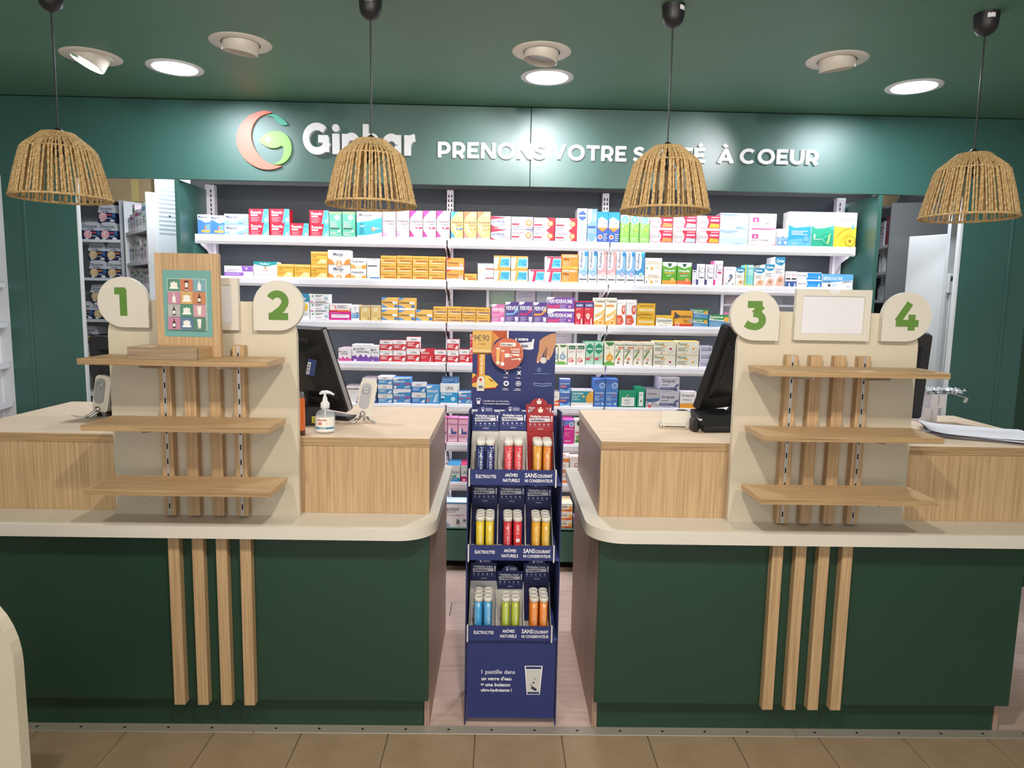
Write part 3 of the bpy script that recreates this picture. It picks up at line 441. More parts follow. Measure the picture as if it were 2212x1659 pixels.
s3(
 ('caly', ('white carton, teal top and yellow disc', 'f6f4f2', [('r',0,.7,1,1,'2f8fb4'), ('t','Calm',.1,.78,.1,.6,'ffffff',.05), ('c',.5,.5,.15,'f2c73a'), ('l',.4,.28,.9,2,.05,'b8b8bc')], .07, None, '256f8c')),
 ('pharma', ('white carton with green mark and grey lines', 'f4f3f6', [('c',.14,.76,.1,'5aa046'), ('l',.28,.86,.68,2,.12,'4a4a54'), ('l',.28,.4,.6,1,.1,'c05a78'), ('r',.28,.08,.86,.16,'55565e'), ('r',.02,.08,.16,.16,'c8407a'), ('r',.78,.4,.94,.66,'a9c8d8')], .07, None, 'b9b8be')),
 ('parac', ('white and orange carton with red loop', 'f8f0ee', [('r',0,0,1,.2,'f0702c'), ('p','d8304a',[.08,.9,.3,.7,.34,.4,.26,.25,.3,.5,.2,.75]), ('l',.38,.78,.9,3,.14,'8a7a80'), ('r',.0,.0,.4,.12,'d8304a')], .07, None, None)),
 ('magenta_flat', ('low magenta carton with white window', 'dc2a92', [('r',.1,.36,.94,.72,'f6eef4'), ('l',.3,.6,.75,1,.12,'c9b8c4'), ('c',.92,.16,.07,'f6cfe6'), ('l',.06,.88,.5,1,.1,'f29ccc')], .08, None, None)),
 ('blue_white_s', ('white carton with blue lower label', 'f6f5f8', [('r',.06,.2,.94,.5,'4a93cc'), ('l',.1,.45,.8,2,.12,'d8eaf6'), ('p','c9c4cc',[.4,.8,.5,.9,.6,.8,.55,.66]), ('r',.62,.5,.9,.55,'c0506a')], .07, None, None)),
 ('honey', ('pale yellow carton with white square', 'efcb84', [('r',.25,.6,.7,.86,'f6e2b8'), ('l',.3,.42,.7,2,.06,'e0b468'), ('p','f4d898',[.1,.05,.4,.3,.9,.1]), ('r',0,.88,1,1,'d8c8a4'), ('r',.7,.14,.9,.24,'9aa86a')], .07, None, 'c9882e')),
 ('dolip_b', ('yellow carton with blue corners', 'f1bf62', [('p','5f96d2',[0,1,.4,1,.12,.8,0,.8]), ('p','5f96d2',[0,.18,0,.42,.1,.4,.4,.16]), ('r',0,0,1,.15,'f6efe8'), ('t','Doliprane',.05,.52,.18,.6,'6a4a2a',.04), ('r',.66,.5,.96,.66,'e8f0f8'), ('r',.78,.2,.98,.4,'3f78b8'), ('l',.4,.4,.7,1,.06,'c89a4a')], .07, None, 'b5882e')),
 ('fervex_pink', ('pink sachet carton with white lettering',)+hum('e679b4', 'FERVEX', 'f3a4cc')+(.07, None, '8a3a5c')),
 ('fervex_b', ('purple sachet carton with blue stripe',)+hum('5d4393', 'FERVEX', '7fb4e2')+(.07, None, '4a2f66')),
 ('fervex_r', ('purple sachet carton with crimson stripe',)+hum('5d4393', 'FERVEX', 'c9356e')+(.07, None, '4a2f66')),
 ('fervex_o', ('purple sachet carton with orange stripe',)+hum('5d4393', 'FERVEX', 'efa23c')+(.07, None, '4a2f66')),
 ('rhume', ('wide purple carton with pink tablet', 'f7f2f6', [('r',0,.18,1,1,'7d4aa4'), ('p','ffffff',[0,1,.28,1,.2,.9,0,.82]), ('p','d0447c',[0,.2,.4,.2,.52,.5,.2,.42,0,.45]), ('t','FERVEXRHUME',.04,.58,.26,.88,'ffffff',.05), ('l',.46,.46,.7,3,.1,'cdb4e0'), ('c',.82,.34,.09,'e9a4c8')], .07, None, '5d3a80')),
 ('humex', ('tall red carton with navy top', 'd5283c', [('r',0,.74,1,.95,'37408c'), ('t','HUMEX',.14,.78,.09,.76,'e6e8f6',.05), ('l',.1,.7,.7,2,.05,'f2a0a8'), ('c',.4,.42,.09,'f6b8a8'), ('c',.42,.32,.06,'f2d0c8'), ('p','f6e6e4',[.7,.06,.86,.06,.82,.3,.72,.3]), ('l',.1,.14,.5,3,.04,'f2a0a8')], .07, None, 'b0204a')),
 ('toplexil', ('tall cream carton with orange swirl', 'f5efe2', [('t','Toplexil',.08,.84,.09,.84,'5a4a54',.04), ('r',.05,.68,.75,.75,'ee9a3c'), ('p','f3b352',[0,0,1,0,1,.5,.7,.3,.4,.22,0,.16]), ('c',.62,.12,.1,'f7d9a0'), ('c',.62,.12,.06,'ea8f2c'), ('p','f4c577',[.1,.4,.6,.5,1,.62,.95,.5,.5,.36,.1,.3])], .07, None, 'cbb9a8')),
 ('toux', ('tall white carton with red drop', 'f7f4f4', [('p','e0593a',[.55,.76,.9,.8,.95,.55,.85,.44,.6,.46,.5,.6]), ('p','f6cfc2',[.64,.72,.84,.72,.84,.56,.66,.56]), ('p','e0593a',[0,.06,.55,.06,.8,.16,.7,.3,.55,.42,0,.42]), ('l',.08,.28,.46,3,.06,'f9d8cc'), ('l',.08,.86,.6,1,.03,'b8b4b8')], .07, None, 'c0404a')),
 ('amber_box', ('amber carton with narrow white window', 'f0b932', [('r',.1,.34,.92,.52,'f7e6b4'), ('l',.3,.45,.7,1,.06,'c9a44a'), ('t','Ambroxol / Lysine',.12,.72,.12,.76,'8a6a1e',.03), ('c',.05,.94,.05,'4a6fae'), ('r',.08,.1,.7,.2,'d8a02a'), ('r',.1,.02,.9,.05,'8a6a1e')], .06, None, 'c48a1e')),
 ('lyso_s', ('low yellow carton with lozenge tube picture', 'f2c344', [('p','f9f4e4',[0,0,.9,0,.98,.3,.9,.7,.2,.8,0,.75]), ('t','Lysopaine',.06,.46,.24,.84,'4a5f8a',.03), ('l',.5,.34,.85,1,.08,'c97a4a'), ('r',.18,.08,.7,.16,'b8c4c8'), ('c',.12,.16,.1,'faf8f2')], .06, None, 'c49a2e')),
 ('lyso_l', ('yellow and red carton with dark triangle', 'f2ae3a', [('p','4f4a55',[0,.94,0,.5,.36,.64]), ('r',0,0,1,.2,'cf3a2c'), ('t','Lysopaine',.06,.58,.2,.86,'5d4a4e',.04), ('l',.5,.44,.85,2,.1,'b8722c'), ('c',.18,.16,.12,'f6dcd0'), ('c',.18,.16,.08,'d85a48'), ('c',.92,.4,.14,'b8a898')], .07, None, 'd8942c')),
 ('euph', ('green topped blue carton with orange', '5f9ac4', [('p','2f8f4a',[0,1,1,1,1,.86,.6,.58,.3,.66,0,.72]), ('p','eef6f0',[0,.74,.3,.64,.7,.62,1,.5,1,.44,.6,.54,0,.6]), ('t','Euphytose',.04,.76,.17,.64,'ffffff',.05), ('c',.84,.66,.2,'f2b24a'), ('l',.06,.44,.6,3,.1,'b4d4ea')], .06, None, '3a7f5a')),
 ('pink_edge', ('narrow pink carton edge', 'e0488c', [('l',.1,.8,.9,3,.1,'f6b8d0')], .07, None, None)),
 ('levure_p', ('white carton with pink sunburst foot', 'f8f2f5', [('p','d8569c',[0,0,1,0,1,.32,.85,.22,.7,.4,.5,.24,.35,.42,.2,.24,0,.32]), ('t','ULTRA',.2,.7,.1,.5,'5a4a5e',.02), ('t','LEVURE',.2,.55,.1,.62,'5a4a5e',.02), ('c',.1,.75,.05,'5a4a5e')], .07, None, 'b09ca4')),
 ('levure_v', ('large white carton with violet sunburst foot', 'f8f5f9', [('p','7c4aa8',[0,0,1,0,1,.36,.85,.26,.75,.46,.6,.28,.45,.46,.3,.26,.18,.4,0,.34]), ('t','ULTRA',.24,.7,.11,.42,'5a4a5e',.02), ('t','LEVURE 200mg',.24,.54,.11,.66,'5a4a5e',.02), ('c',.13,.74,.05,'4a4a54'), ('p','f2e8f6',[.08,.04,.2,.04,.24,.16,.12,.18])], .09, None, 'd8ccd8')),
 ('upsa_r', ('red and white carton with white header',)+upsa('d32a36')+(.05, None, '8a2630')),
 ('upsa_rr', ('crimson carton with white corner lettering', 'd42c3c', [('p','f6eef0',[0,1,.4,1,.3,.84,0,.8]), ('r',0,0,1,.1,'f6eef0'), ('t','DAFALGAN',.06,.66,.13,.6,'f8f0f2',.04), ('l',.06,.5,.5,2,.1,'f0a8b0'), ('p','f4d8dc',[.7,.15,.76,.5,.8,.5,.78,.15])], .05, None, '8a2630')),
 ('mint_drop', ('tall cream carton with blue grey drop', 'f3f0e4', [('p','4f7f3a',[.1,.98,.95,.98,.8,.88,.3,.86]), ('c',.5,.42,.14,'8fa8b8'), ('p','8fa8b8',[.3,.46,.5,.72,.66,.46]), ('c',.45,.42,.07,'c4d4dc'), ('p','76b04a',[0,0,1,0,.8,.18,0,.22])], .08, None, '9aa09a')),
 ('pome', ('tall white carton with pink fruit', 'f5efe8', [('r',.1,.76,.9,.93,'2f6a4e'), ('t','BIOXYL',.2,.8,.06,.6,'c4dccf',.03), ('l',.12,.68,.85,2,.04,'d89a9a'), ('c',.36,.28,.11,'e88a8a'), ('c',.36,.28,.07,'f6cfc4'), ('c',.6,.24,.05,'d8505a'), ('r',0,0,1,.05,'4a4a4a')], .08, None, '9aa09a')),
 ('mint_hex', ('tall mint carton with green hexagon', 'b4dcc6', [('p','1f8f6a',[.5,.96,.9,.84,.9,.62,.5,.5,.1,.62,.1,.84]), ('r',.2,.69,.8,.75,'cfeede'), ('p','f0a888',[.6,.3,.85,.36,.95,.48,.8,.46]), ('p','3f8f4a',[.45,.36,.6,.44,.55,.34]), ('r',.04,.26,.5,.36,'d84a5a'), ('r',0,0,1,.08,'f6f4f2')], .08, '86b89c', '5a8f72')),
 ('herb', ('tall cream carton with orange leaf drop', 'f0ecd8', [('p','3f7f46',[.05,.98,.95,.98,.85,.86,.4,.82]), ('t','TOUX',.12,.72,.06,.4,'5f6a4a',.03), ('c',.55,.36,.14,'eea43c'), ('p','eea43c',[.4,.4,.5,.62,.7,.42]), ('p','f6dca0',[.4,.3,.7,.3,.6,.44]), ('p','6aac4a',[0,0,1,0,1,.14,.5,.24,0,.16])], .08, None, '6a8f5a')),
 ('phy_a', ('tall cream carton, orange flower in drop',)+cream_tall('e8804a')+(.08, None, 'b08a62')),
 ('phy_b', ('tall cream carton, pale blossom in drop',)+cream_tall('f0a88c', 'eee8d6')+(.08, None, 'b08a62')),
 ('phy_c', ('cream carton with red berries in drop',)+cream_flat('c23a4a')+(.08, None, 'd8a84a')),
 ('phy_d', ('cream carton with orange roots in drop',)+cream_flat('eea43c')+(.08, None, 'd8a84a')),
 ('grey_st', ('grey lilac carton with dark window', 'dcdaea', [('r',.1,.3,.95,.75,'8f8cae'), ('l',.15,.65,.8,2,.14,'e6e4f2'), ('c',.8,.85,.06,'5a5a7a')], .07, None, '62606e')),
 ('cyan_top', ('white carton with cyan corner', 'eeeef4', [('p','4fc0e6',[.55,1,1,1,1,.3,.75,.2]), ('p','5a5a66',[0,1,.35,1,.5,.5,.3,.7]), ('l',.1,.3,.7,1,.1,'9a9ab0')], .07, None, '62606e')),
 ('smecta_l', ('white carton with black red lettering', 'f6f2f2', [('t','smectalia',.06,.78,.12,.86,'5a3a3e',.05), ('l',.25,.66,.8,1,.04,'b8b4b8'), ('p','3a4a86',[.6,0,1,0,1,.5,.8,.4]), ('c',.8,.18,.07,'eef0f6'), ('r',.5,.0,.8,.04,'e0603a')], .09, '4a4248', '6a6266')),
 ('effer_b', ('blue carton, white header and magenta stripe', '4a8fd0', [('r',0,0,1,.14,'f4f0f4'), ('p','f4f4f8',[0,1,1,1,1,.93,.3,.88,.2,.8,0,.8]), ('t','EFFERALGAN',.05,.62,.14,.6,'f4f6fc',.06), ('r',.05,.46,.4,.52,'d84a86'), ('r',.66,.48,.98,.58,'d84a86'), ('p','b8cce8',[.6,.18,.9,.22,.95,.42,.7,.36]), ('r',.06,.2,.18,.36,'f2f4fa')], .06, None, '2f5f96')),
 ('upsa_b3', ('low white and blue carton with red tag',)+upsa('4a93cc', 'e8f0fa', wc='e8f4fc')+(.06, None, 'b8bcc8')),
 ('upsa_b', ('low white carton with bright blue band',)+upsa('2f7fcc', 'e8f0fa', wc='dfeefa')+(.06, None, '8a93a4')),
 ('effer_l', ('light blue carton with dissolving tablet', '56a6de', [('p','f4f6fa',[0,1,.5,1,.3,.88,0,.84]), ('t','EFFERALGAN',.05,.66,.12,.8,'f4f8fc',.06), ('p','c4e2f6',[.5,.15,.75,.15,.9,.6,.7,.55]), ('l',.06,.5,.5,2,.08,'c4e2f6'), ('r',0,0,1,.07,'f2eef2'), ('c',.12,.24,.07,'e87a7a')], .07, None, '3a6f9c')),
 ('upsa_big', ('large white carton with cyan lower part', 'f2f2f6', [('r',0,.12,1,.6,'2a9fdc'), ('t','UPSA',.32,.72,.15,.44,'6b6a72',.03), ('t','EFFERALGAN',.06,.48,.1,.6,'f4f8fc',.06), ('r',.04,.34,.26,.42,'f4f8fc'), ('r',.04,.22,.2,.3,'1f5f9c'), ('c',.74,.3,.1,'cfe8f6'), ('r',0,0,1,.04,'e8c8d0')], .08, None, '8fb4cc')),
 ('navy_flat', ('flat dark blue carton', '33567a', [('t','EFFERALGAN',.06,.5,.22,.6,'86a8c8',.04), ('c',.85,.4,.12,'86a8c8'), ('l',.06,.3,.4,1,.12,'86a8c8')], .08, None, '23405e')),
 ('orange_stripe', ('white carton with orange slash', 'f7f1ef', [('p','ea6a3a',[0,.0,1,0,1,.5,0,.34]), ('r',.05,.2,.9,.3,'f6dcd0'), ('t','HUC',.1,.62,.1,.6,'7a6a70',.02)], .07, None, '8a8290')),
 ('muco', ('blue carton with red tag and white wave', '3f5fb0', [('r',0,.8,1,1,'5f7fc8'), ('t','MUCOMYST',.06,.62,.11,.86,'e6ecfa',.05), ('r',.06,.42,.6,.54,'e07a6a'), ('p','7fb8e6',[0,0,1,0,1,.4,.6,.18,0,.34]), ('r',.3,.04,.9,.1,'eef4fc')], .06, None, '8f9ccc')),
 ('toux_grasse', ('long white carton, teal panel and amber disc', 'f5f2f0', [('r',0,.28,.92,.92,'2f93a4'), ('t','TOUX GRASSE',.04,.74,.1,.5,'eaf6f6',.06), ('l',.04,.66,.42,3,.1,'cfe8ea'), ('c',.56,.62,.07,'f2c24a'), ('p','f2b24a',[.7,.28,.66,.55,.78,.82,.92,.92,1,.92,1,.28]), ('l',.04,.14,.2,1,.05,'8a8a90')], .08, None, 'b8b8c0')),
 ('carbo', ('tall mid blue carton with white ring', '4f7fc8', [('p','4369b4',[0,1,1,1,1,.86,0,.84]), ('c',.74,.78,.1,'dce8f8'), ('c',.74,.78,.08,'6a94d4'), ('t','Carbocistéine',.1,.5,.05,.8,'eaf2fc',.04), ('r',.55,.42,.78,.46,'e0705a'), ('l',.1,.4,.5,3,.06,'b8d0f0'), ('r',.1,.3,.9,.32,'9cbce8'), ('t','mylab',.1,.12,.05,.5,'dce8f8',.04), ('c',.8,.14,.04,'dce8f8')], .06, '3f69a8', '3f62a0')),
 ('green_doc', ('green carton with white house shaped label', '1f9a72', [('p','f2f4f2',[.16,.1,.9,.1,.9,.66,.62,.66,.52,.84,.42,.66,.16,.66]), ('c',.53,.7,.06,'3a5a50'), ('t','SIROP',.34,.44,.09,.34,'5a6a66',.02), ('l',.34,.36,.72,2,.08,'9aa4a0'), ('r',.16,.08,.9,.13,'4a5a56')], .07, None, '12684c')),
 ('green_small', ('small green carton with white label', '1f9a72', [('p','f2f4f2',[.25,.1,.8,.1,.8,.8,.25,.8]), ('l',.32,.7,.7,2,.07,'8a9490'), ('r',.46,.3,.6,.42,'4a5a56'), ('r',.25,.08,.85,.11,'4a5a56')], .06, None, '12684c')),
 ('grey_nose', ('grey carton with blue blade and red dot', 'b8b6c0', [('p','4f6f9c',[0,.5,1,.56,.95,.4,.3,.32,0,.4]), ('t','StrepFlash',.1,.74,.08,.84,'62606e',.03), ('c',.3,.12,.09,'d84a4a'), ('r',.24,.2,.36,.34,'f0eef2'), ('p','e6e4ea',[.7,.3,1,.45,1,.2])], .06, '8a8894', '5a5862')),
 ('strep_g', ('silver grey carton with dark swirl', 'c9c8d6', [('t','Strepsils',.1,.68,.17,.76,'3f3e58',.03), ('l',.1,.54,.42,1,.08,'55546c'), ('r',0,.2,.7,.36,'5d5f86'), ('p','5d5f86',[.66,.2,.78,.5,.94,.62,.98,.5,.84,.4,.92,.16,.8,.14]), ('l',.08,.12,.6,1,.06,'8f8ea6'), ('l',.1,.3,.5,1,.06,'c9c8d6')], .05, 'a4a2b4', '4a4852')),
 ('strep_o', ('white carton with amber foot', 'f5f2f2', [('t','Strepsils',.08,.72,.15,.86,'6a6876',.03), ('t','Miel Citron',.2,.5,.08,.5,'5a5a66',.02), ('p','f0a83a',[0,0,1,0,1,.5,.9,.34,0,.32]), ('l',.0,.1,.9,1,.06,'e8983a')], .06, None, 'b8b4bc')),
 ('dolip_pink', ('tall pink liquid medicine carton', 'f0b4d2', [('r',0,.94,1,1,'d884b0'), ('t','Doliprane',.06,.72,.06,.88,'7a4a86',.03), ('p','f8eef4',[.1,.36,.3,.36,.3,.6,.1,.6]), ('p','4a5a9c',[.34,.36,.9,.36,.9,.46,.5,.46,.45,.6,.34,.6]), ('l',.1,.3,.9,2,.04,'c47aa8'), ('r',.1,.08,.9,.16,'f8dce8')], .07, 'd884b0', 'c86a9c')),
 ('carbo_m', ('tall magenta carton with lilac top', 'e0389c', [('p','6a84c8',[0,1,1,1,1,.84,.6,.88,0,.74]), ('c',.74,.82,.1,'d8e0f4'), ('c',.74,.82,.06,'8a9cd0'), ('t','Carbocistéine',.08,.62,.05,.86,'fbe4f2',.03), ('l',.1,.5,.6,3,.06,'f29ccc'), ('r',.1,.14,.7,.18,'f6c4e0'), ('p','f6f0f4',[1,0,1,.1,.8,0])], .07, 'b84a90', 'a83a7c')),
 ('green_edge', ('narrow cream carton with green emblem', 'f2f0ea', [('c',.5,.84,.1,'3a4a3e'), ('r',.1,.46,.9,.52,'e0508c'), ('c',.5,.3,.12,'8fb06a'), ('r',.1,.1,.9,.2,'3f8f4a')], .07, None, '8a8f7a')),
 ('green_low', ('low pale green carton', 'bfe0c4', [('l',.1,.7,.8,2,.2,'6aa074')], .07, None, None)),
 ('aspegic_b', ('white carton with blue top and foot', 'f3f3f6', [('r',0,0,1,.26,'2a8fc4'), ('t','ASPÉGIC',.06,.52,.13,.9,'6a6a7a',.03), ('p','3aa98c',[.3,.3,.7,.3,.7,.44,.5,.42]), ('l',.1,.18,.8,1,.06,'bfe0f2')], .07, None, '2a7aa8')),
 ('aspegic_p', ('white carton with magenta foot', 'f3f0f4', [('r',0,0,1,.34,'d0306c'), ('t','AS',.3,.5,.16,.6,'6a6a7a',.03), ('c',.4,.14,.08,'f6d0dc')], .07, None, 'a02a58')),
 ('cyclo3', ('white carton with orange band and curl', 'f7f1ec', [('r',0,0,1,.32,'ee8238'), ('c',.4,.7,.13,'f2b488'), ('c',.4,.7,.08,'f7f1ec'), ('c',.55,.7,.05,'e06a2c'), ('l',.1,.14,.8,1,.08,'f8c8a0')], .06, None, 'c8905f')),
 ('cycli', ('white carton with orange foot', 'f8f2ee', [('t','Cycl',.3,.62,.14,.66,'c0482c',.03), ('r',.1,.3,1,.48,'ee8238'), ('l',.2,.42,.8,1,.06,'f8c8a0'), ('r',.6,0,1,.14,'ee8238')], .07, None, 'b8a09c')),
 ('flector', ('wide white carton with red joint glow', 'f3f0f6', [('r',0,.93,1,1,'6fa0d0'), ('t','Flector',.06,.66,.17,.84,'5f6172',.03), ('r',.02,.6,.56,.62,'5f6172'), ('t','DOULEUR & INFLAMMATION',.03,.46,.05,.92,'b8607a',.02), ('c',.14,.0,.26,'a9b8dc'), ('c',.13,.0,.18,'8a90c8'), ('c',.14,.02,.12,'d83a4a'), ('p','7a7486',[.6,.14,.74,.14,.72,.3,.62,.34]), ('c',.9,.28,.06,'8a7a8a')], .1, None, 'b4cce4')),
 ('hemo', ('low white and orange carton, amber end', 'f6efe6', [('r',0,.06,1,.3,'ee9438'), ('t','roïde',.3,.5,.26,.5,'7a5a4a',.03), ('c',.9,.5,.22,'f2b04a'), ('r',.6,.12,.94,.24,'d84a3a')], .08, 'f2b04a', 'e0c8a0')),
 ('violet_low', ('small violet carton at the base corner', '8f82c4', [('l',.1,.8,.8,2,.14,'dcd6f0'), ('t','Dio',.2,.3,.2,.6,'f2eef8',.04)], .07, None, None)),
)
# placement: (type, left px, right px, top px, layers, copies behind) read along the front edge of each shelf
R1 = [('antacid_tall',426,454,463,1,0), ('antacid_tall',454,484,465,1,0), ('antacid_flat',484,536,462,2,0), ('rennie',537,580,451,2,0), ('rennie',582,625,451,2,0), ('rennie',626,667,482,1,0), ('rennie',668,710,454,2,0),
 ('teal_sachet',711,738,457,1,0), ('teal_sachet',739,767,457,1,0), ('moxydar',770,825,457,1,0), ('liquiz_pale',826,855,454,1,0), ('liquiz_pale',856,884,454,1,0), ('liquiz_pink',885,913,455,1,0), ('liquiz_pink',914,942,455,1,0), ('liquiz_pink',943,972,455,1,0),
 ('liquiz_blue',974,1001,457,1,0), ('liquiz_orange',1002,1030,457,1,0), ('liquiz_orange',1031,1060,457,1,0), ('profein',1061,1104,467,2,0), ('nurofen_silver',1105,1152,468,2,0), ('nurofen_red',1153,1199,470,2,0), ('nurofen_red',1200,1247,471,2,0),
 ('hex_spray',1248,1269,450,1,1), ('marimer',1270,1291,451,1,0), ('physiomer',1291,1315,457,1,0), ('physiomer',1315,1340,458,1,0), ('green_spray',1341,1361,464,1,0), ('green_spray',1362,1382,464,1,0), ('green_spray',1383,1404,465,1,0),
 ('drill_o',1405,1454,465,2,0), ('drill_b',1456,1505,466,2,0), ('drill_y',1507,1556,466,2,0), ('boric',1557,1619,460,2,0), ('dacryo',1620,1679,461,2,0), ('small_blue_duo',1680,1705,494,1,0), ('desomedine',1706,1755,457,1,0), ('sensivision',1756,1804,458,1,0), ('allergiflash',1805,1853,459,1,0)]
R2 = [('violet_flat',484,546,574,1,0), ('digest',547,598,565,1,0), ('citrate',599,634,570,1,0), ('citrate',635,670,571,1,0), ('citrate',671,707,543,2,0), ('marga',708,756,540,2,0), ('oxyboldine',757,791,557,2,0), ('white_sachet',792,820,558,1,0),
 ('dolip_y',822,856,552,3,0), ('dolip_y',857,890,552,3,0), ('dolip_y',891,925,553,3,0), ('dolip_y',926,962,554,3,0), ('dolip_r',965,1002,557,2,0), ('tiny_y',1003,1030,591,1,0), ('white_red',1032,1066,569,1,0), ('ibu_o',1067,1103,552,2,0), ('ibu_o',1104,1141,553,2,0),
 ('ibu_r',1142,1177,582,1,0), ('ibu_r',1178,1213,554,2,0), ('spedifen',1214,1250,549,2,0), ('rhinel_b',1251,1271,541,1,0), ('rhinel_b',1272,1291,541,1,0), ('rhinel_p',1292,1312,542,1,0), ('rhinel_p',1313,1332,542,1,0), ('rhinel_m',1333,1353,542,1,0), ('rhinel_m',1354,1373,543,1,0), ('rhinel_g',1374,1394,543,1,0),
 ('activox',1395,1431,557,2,0), ('oropolis_y',1432,1463,566,1,0), ('oropolis_r',1464,1495,567,1,0), ('ear_small',1496,1505,583,1,0), ('cerulyse',1506,1524,570,1,0), ('cerulyse',1525,1543,571,1,0), ('ceruspray',1544,1563,563,1,0), ('orilyse',1565,1590,576,1,0), ('quies_a',1591,1609,578,1,0), ('hyalenol',1610,1629,572,1,0),
 ('quies_b',1630,1652,579,1,0), ('quies_c',1653,1674,571,1,1), ('quies_t',1675,1697,555,1,0), ('eye_duo',1698,1722,586,1,0), ('desome_flat',1723,1776,588,2,0), ('sedacollyre',1777,1844,592,1,0)]
R3 = [('caly',644,668,634,1,0), ('pharma',669,710,635,3,0), ('parac',712,754,656,1,0), ('blue_white_s',758,776,658,1,0), ('honey',778,800,659,1,0), ('honey',801,823,659,1,0), ('dolip_b',824,860,642,2,0), ('dolip_b',861,897,643,2,0), ('dolip_b',898,935,669,1,0),
 ('dolip_p',936,966,662,2,0), ('dolip_p',967,997,662,2,0), ('dolip_p',998,1028,663,2,0), ('dolip_p',1029,1059,664,2,0), ('fervex_pink',1062,1090,657,1,0), ('fervex_b',1092,1121,652,1,0), ('fervex_r',1122,1151,652,1,0), ('fervex_o',1153,1182,653,1,0), ('rhume',1183,1242,642,2,0),
 ('humex',1243,1262,650,1,0), ('humex',1263,1283,650,1,0), ('toplexil',1284,1308,643,1,0), ('toplexil',1309,1333,643,1,0), ('toux',1334,1353,647,1,0), ('toux',1354,1376,647,1,0), ('amber_box',1377,1416,655,2,0), ('lyso_s',1417,1455,681,1,0), ('lyso_l',1457,1497,671,1,0), ('euph',1498,1531,668,2,0), ('euph',1532,1577,680,1,0), ('pink_edge',1578,1588,681,1,0)]
R4 = [('levure_p',731,759,752,1,1), ('levure_v',760,801,744,1,0), ('levure_v',802,819,747,1,0), ('upsa_r',820,848,735,2,0), ('upsa_r',849,877,735,2,0), ('upsa_r',878,907,728,2,0), ('upsa_rr',908,937,754,1,1), ('upsa_r',938,964,756,1,1), ('upsa_r',966,991,733,2,1), ('upsa_r',992,1014,755,1,1), ('upsa_rr',1015,1024,722,2,0),
 ('mint_drop',1196,1206,744,1,0), ('mint_drop',1207,1226,744,1,0), ('pome',1227,1245,743,1,0), ('pome',1246,1265,743,1,0), ('mint_hex',1266,1284,739,1,1), ('mint_hex',1285,1304,739,1,1), ('herb',1306,1328,738,1,0), ('phy_a',1329,1348,738,1,0), ('phy_a',1349,1369,738,1,0), ('phy_b',1370,1390,739,1,0), ('phy_b',1391,1411,739,1,0),
 ('phy_c',1413,1461,737,2,0), ('phy_d',1463,1511,737,2,0), ('grey_st',1513,1539,747,3,0)]
R5 = [('smecta_l',748,780,833,1,0), ('smecta_l',782,814,817,1,1), ('upsa_b3',816,848,813,3,1), ('effer_b',849,888,815,2,0), ('upsa_b',889,920,827,2,0), ('effer_l',921,950,833,1,0), ('upsa_big',951,989,829,1,1), ('effer_b',990,1017,845,1,0), 
 ('orange_stripe',1196,1209,846,1,0), ('muco',1210,1233,819,2,0), ('toux_grasse',1234,1282,842,1,0), ('carbo',1284,1308,819,1,2), ('carbo',1309,1336,819,1,2), ('green_doc',1337,1375,846,1,0), ('green_small',1377,1394,838,1,1), ('grey_nose',1396,1426,841,1,1), ('strep_g',1427,1469,815,2,2), ('strep_o',1470,1505,846,1,0)]
R6 = [('dolip_pink',948,966,902,1,0), ('dolip_pink',967,989,902,1,0), ('dolip_pink',990,1011,903,1,0), ('carbo_m',1196,1217,907,1,1), ('carbo_m',1218,1241,907,1,1), ('green_edge',1242,1262,906,1,0)]
R7 = [('green_low',951,966,1012,1,0), ('aspegic_b',967,994,1005,1,1), ('aspegic_p',996,1012,1005,1,1), ('cyclo3',1208,1230,975,3,0), ('cycli',1232,1262,986,1,0)]
R8 = [('flector',950,1010,1085,1,1), ('hemo',1200,1237,1088,3,1), ('violet_low',1239,1258,1117,1,0)]

# ------------------------------------------------------------------ room shell
FY, FZ0 = 3.58, 2.065                  # fascia plane and its lower edge
def SB(name, b, mat, ch=0, parent=None):
    o = onebox(name, b, mat, parent, ch)
    if parent is None: struct(o)
    return o
floor = SB('floor', (-4, -2.6, -.06, 4, 2.262, -.006), 'grout')
tm = MB(); tm.box(-.1485, -.2985, -.01, .1485, .2985, 0, ch=.0012); tmesh = tm.mesh('floor_tile', 'tile')
for i in range(27):
    for j in range(8):
        x = -3.9+.3*i+.085; y = 1.962-.6*j
        if x > 3.85: continue
        link('floor_tile', tmesh, floor, (x, y, 0))
wf = SB('floor_1', (-4, 2.262, -.06, 4, 6.2, -.006), 'grout')
pm = MB(); pm.box(-.598, -.0745, -.008, .598, .0745, 0, ch=.0008); pmesh = pm.mesh('floor_plank', 'plank')
for j in range(26):
    for i in range(8):
        x = -4+.6+1.2*i-(.37*j % 1.2); y = 2.33+.15*j
        if -3.4 < x < 3.45: link('floor_plank', pmesh, wf, (x, y, 0))
strip = struct(thing('trim_1', None, None, (0, 0, 0)))
for x0, x1 in ((-3.9, -.832), (-.828, 1.06), (1.062, 3.9)):
    p = onebox('threshold_strip', (x0, 2.245, 0, x1, 2.292, .004), 'metal', strip, .0015)
    m = MB(); n = int((x1-x0)/.15)
    for k in range(n): m.lathe([(.0045, .0038), (.0045, .0052), (.002, .0046)], x0+.07+.15*k+.3*(0), 2.268, 8)
    s = m.build('screw_row', 'dark', p); 
SB('ceiling', (-4, -2.6, CEIL, 4, 3.6, CEIL+.08), 'green_ceiling')
SB('ceiling_1', (-4, 3.6, CEIL, 4, 6.2, CEIL+.08), 'whitewall')
SB('wall_back', (-4, 5.6, 0, 4, 5.7, CEIL), 'whitewall')
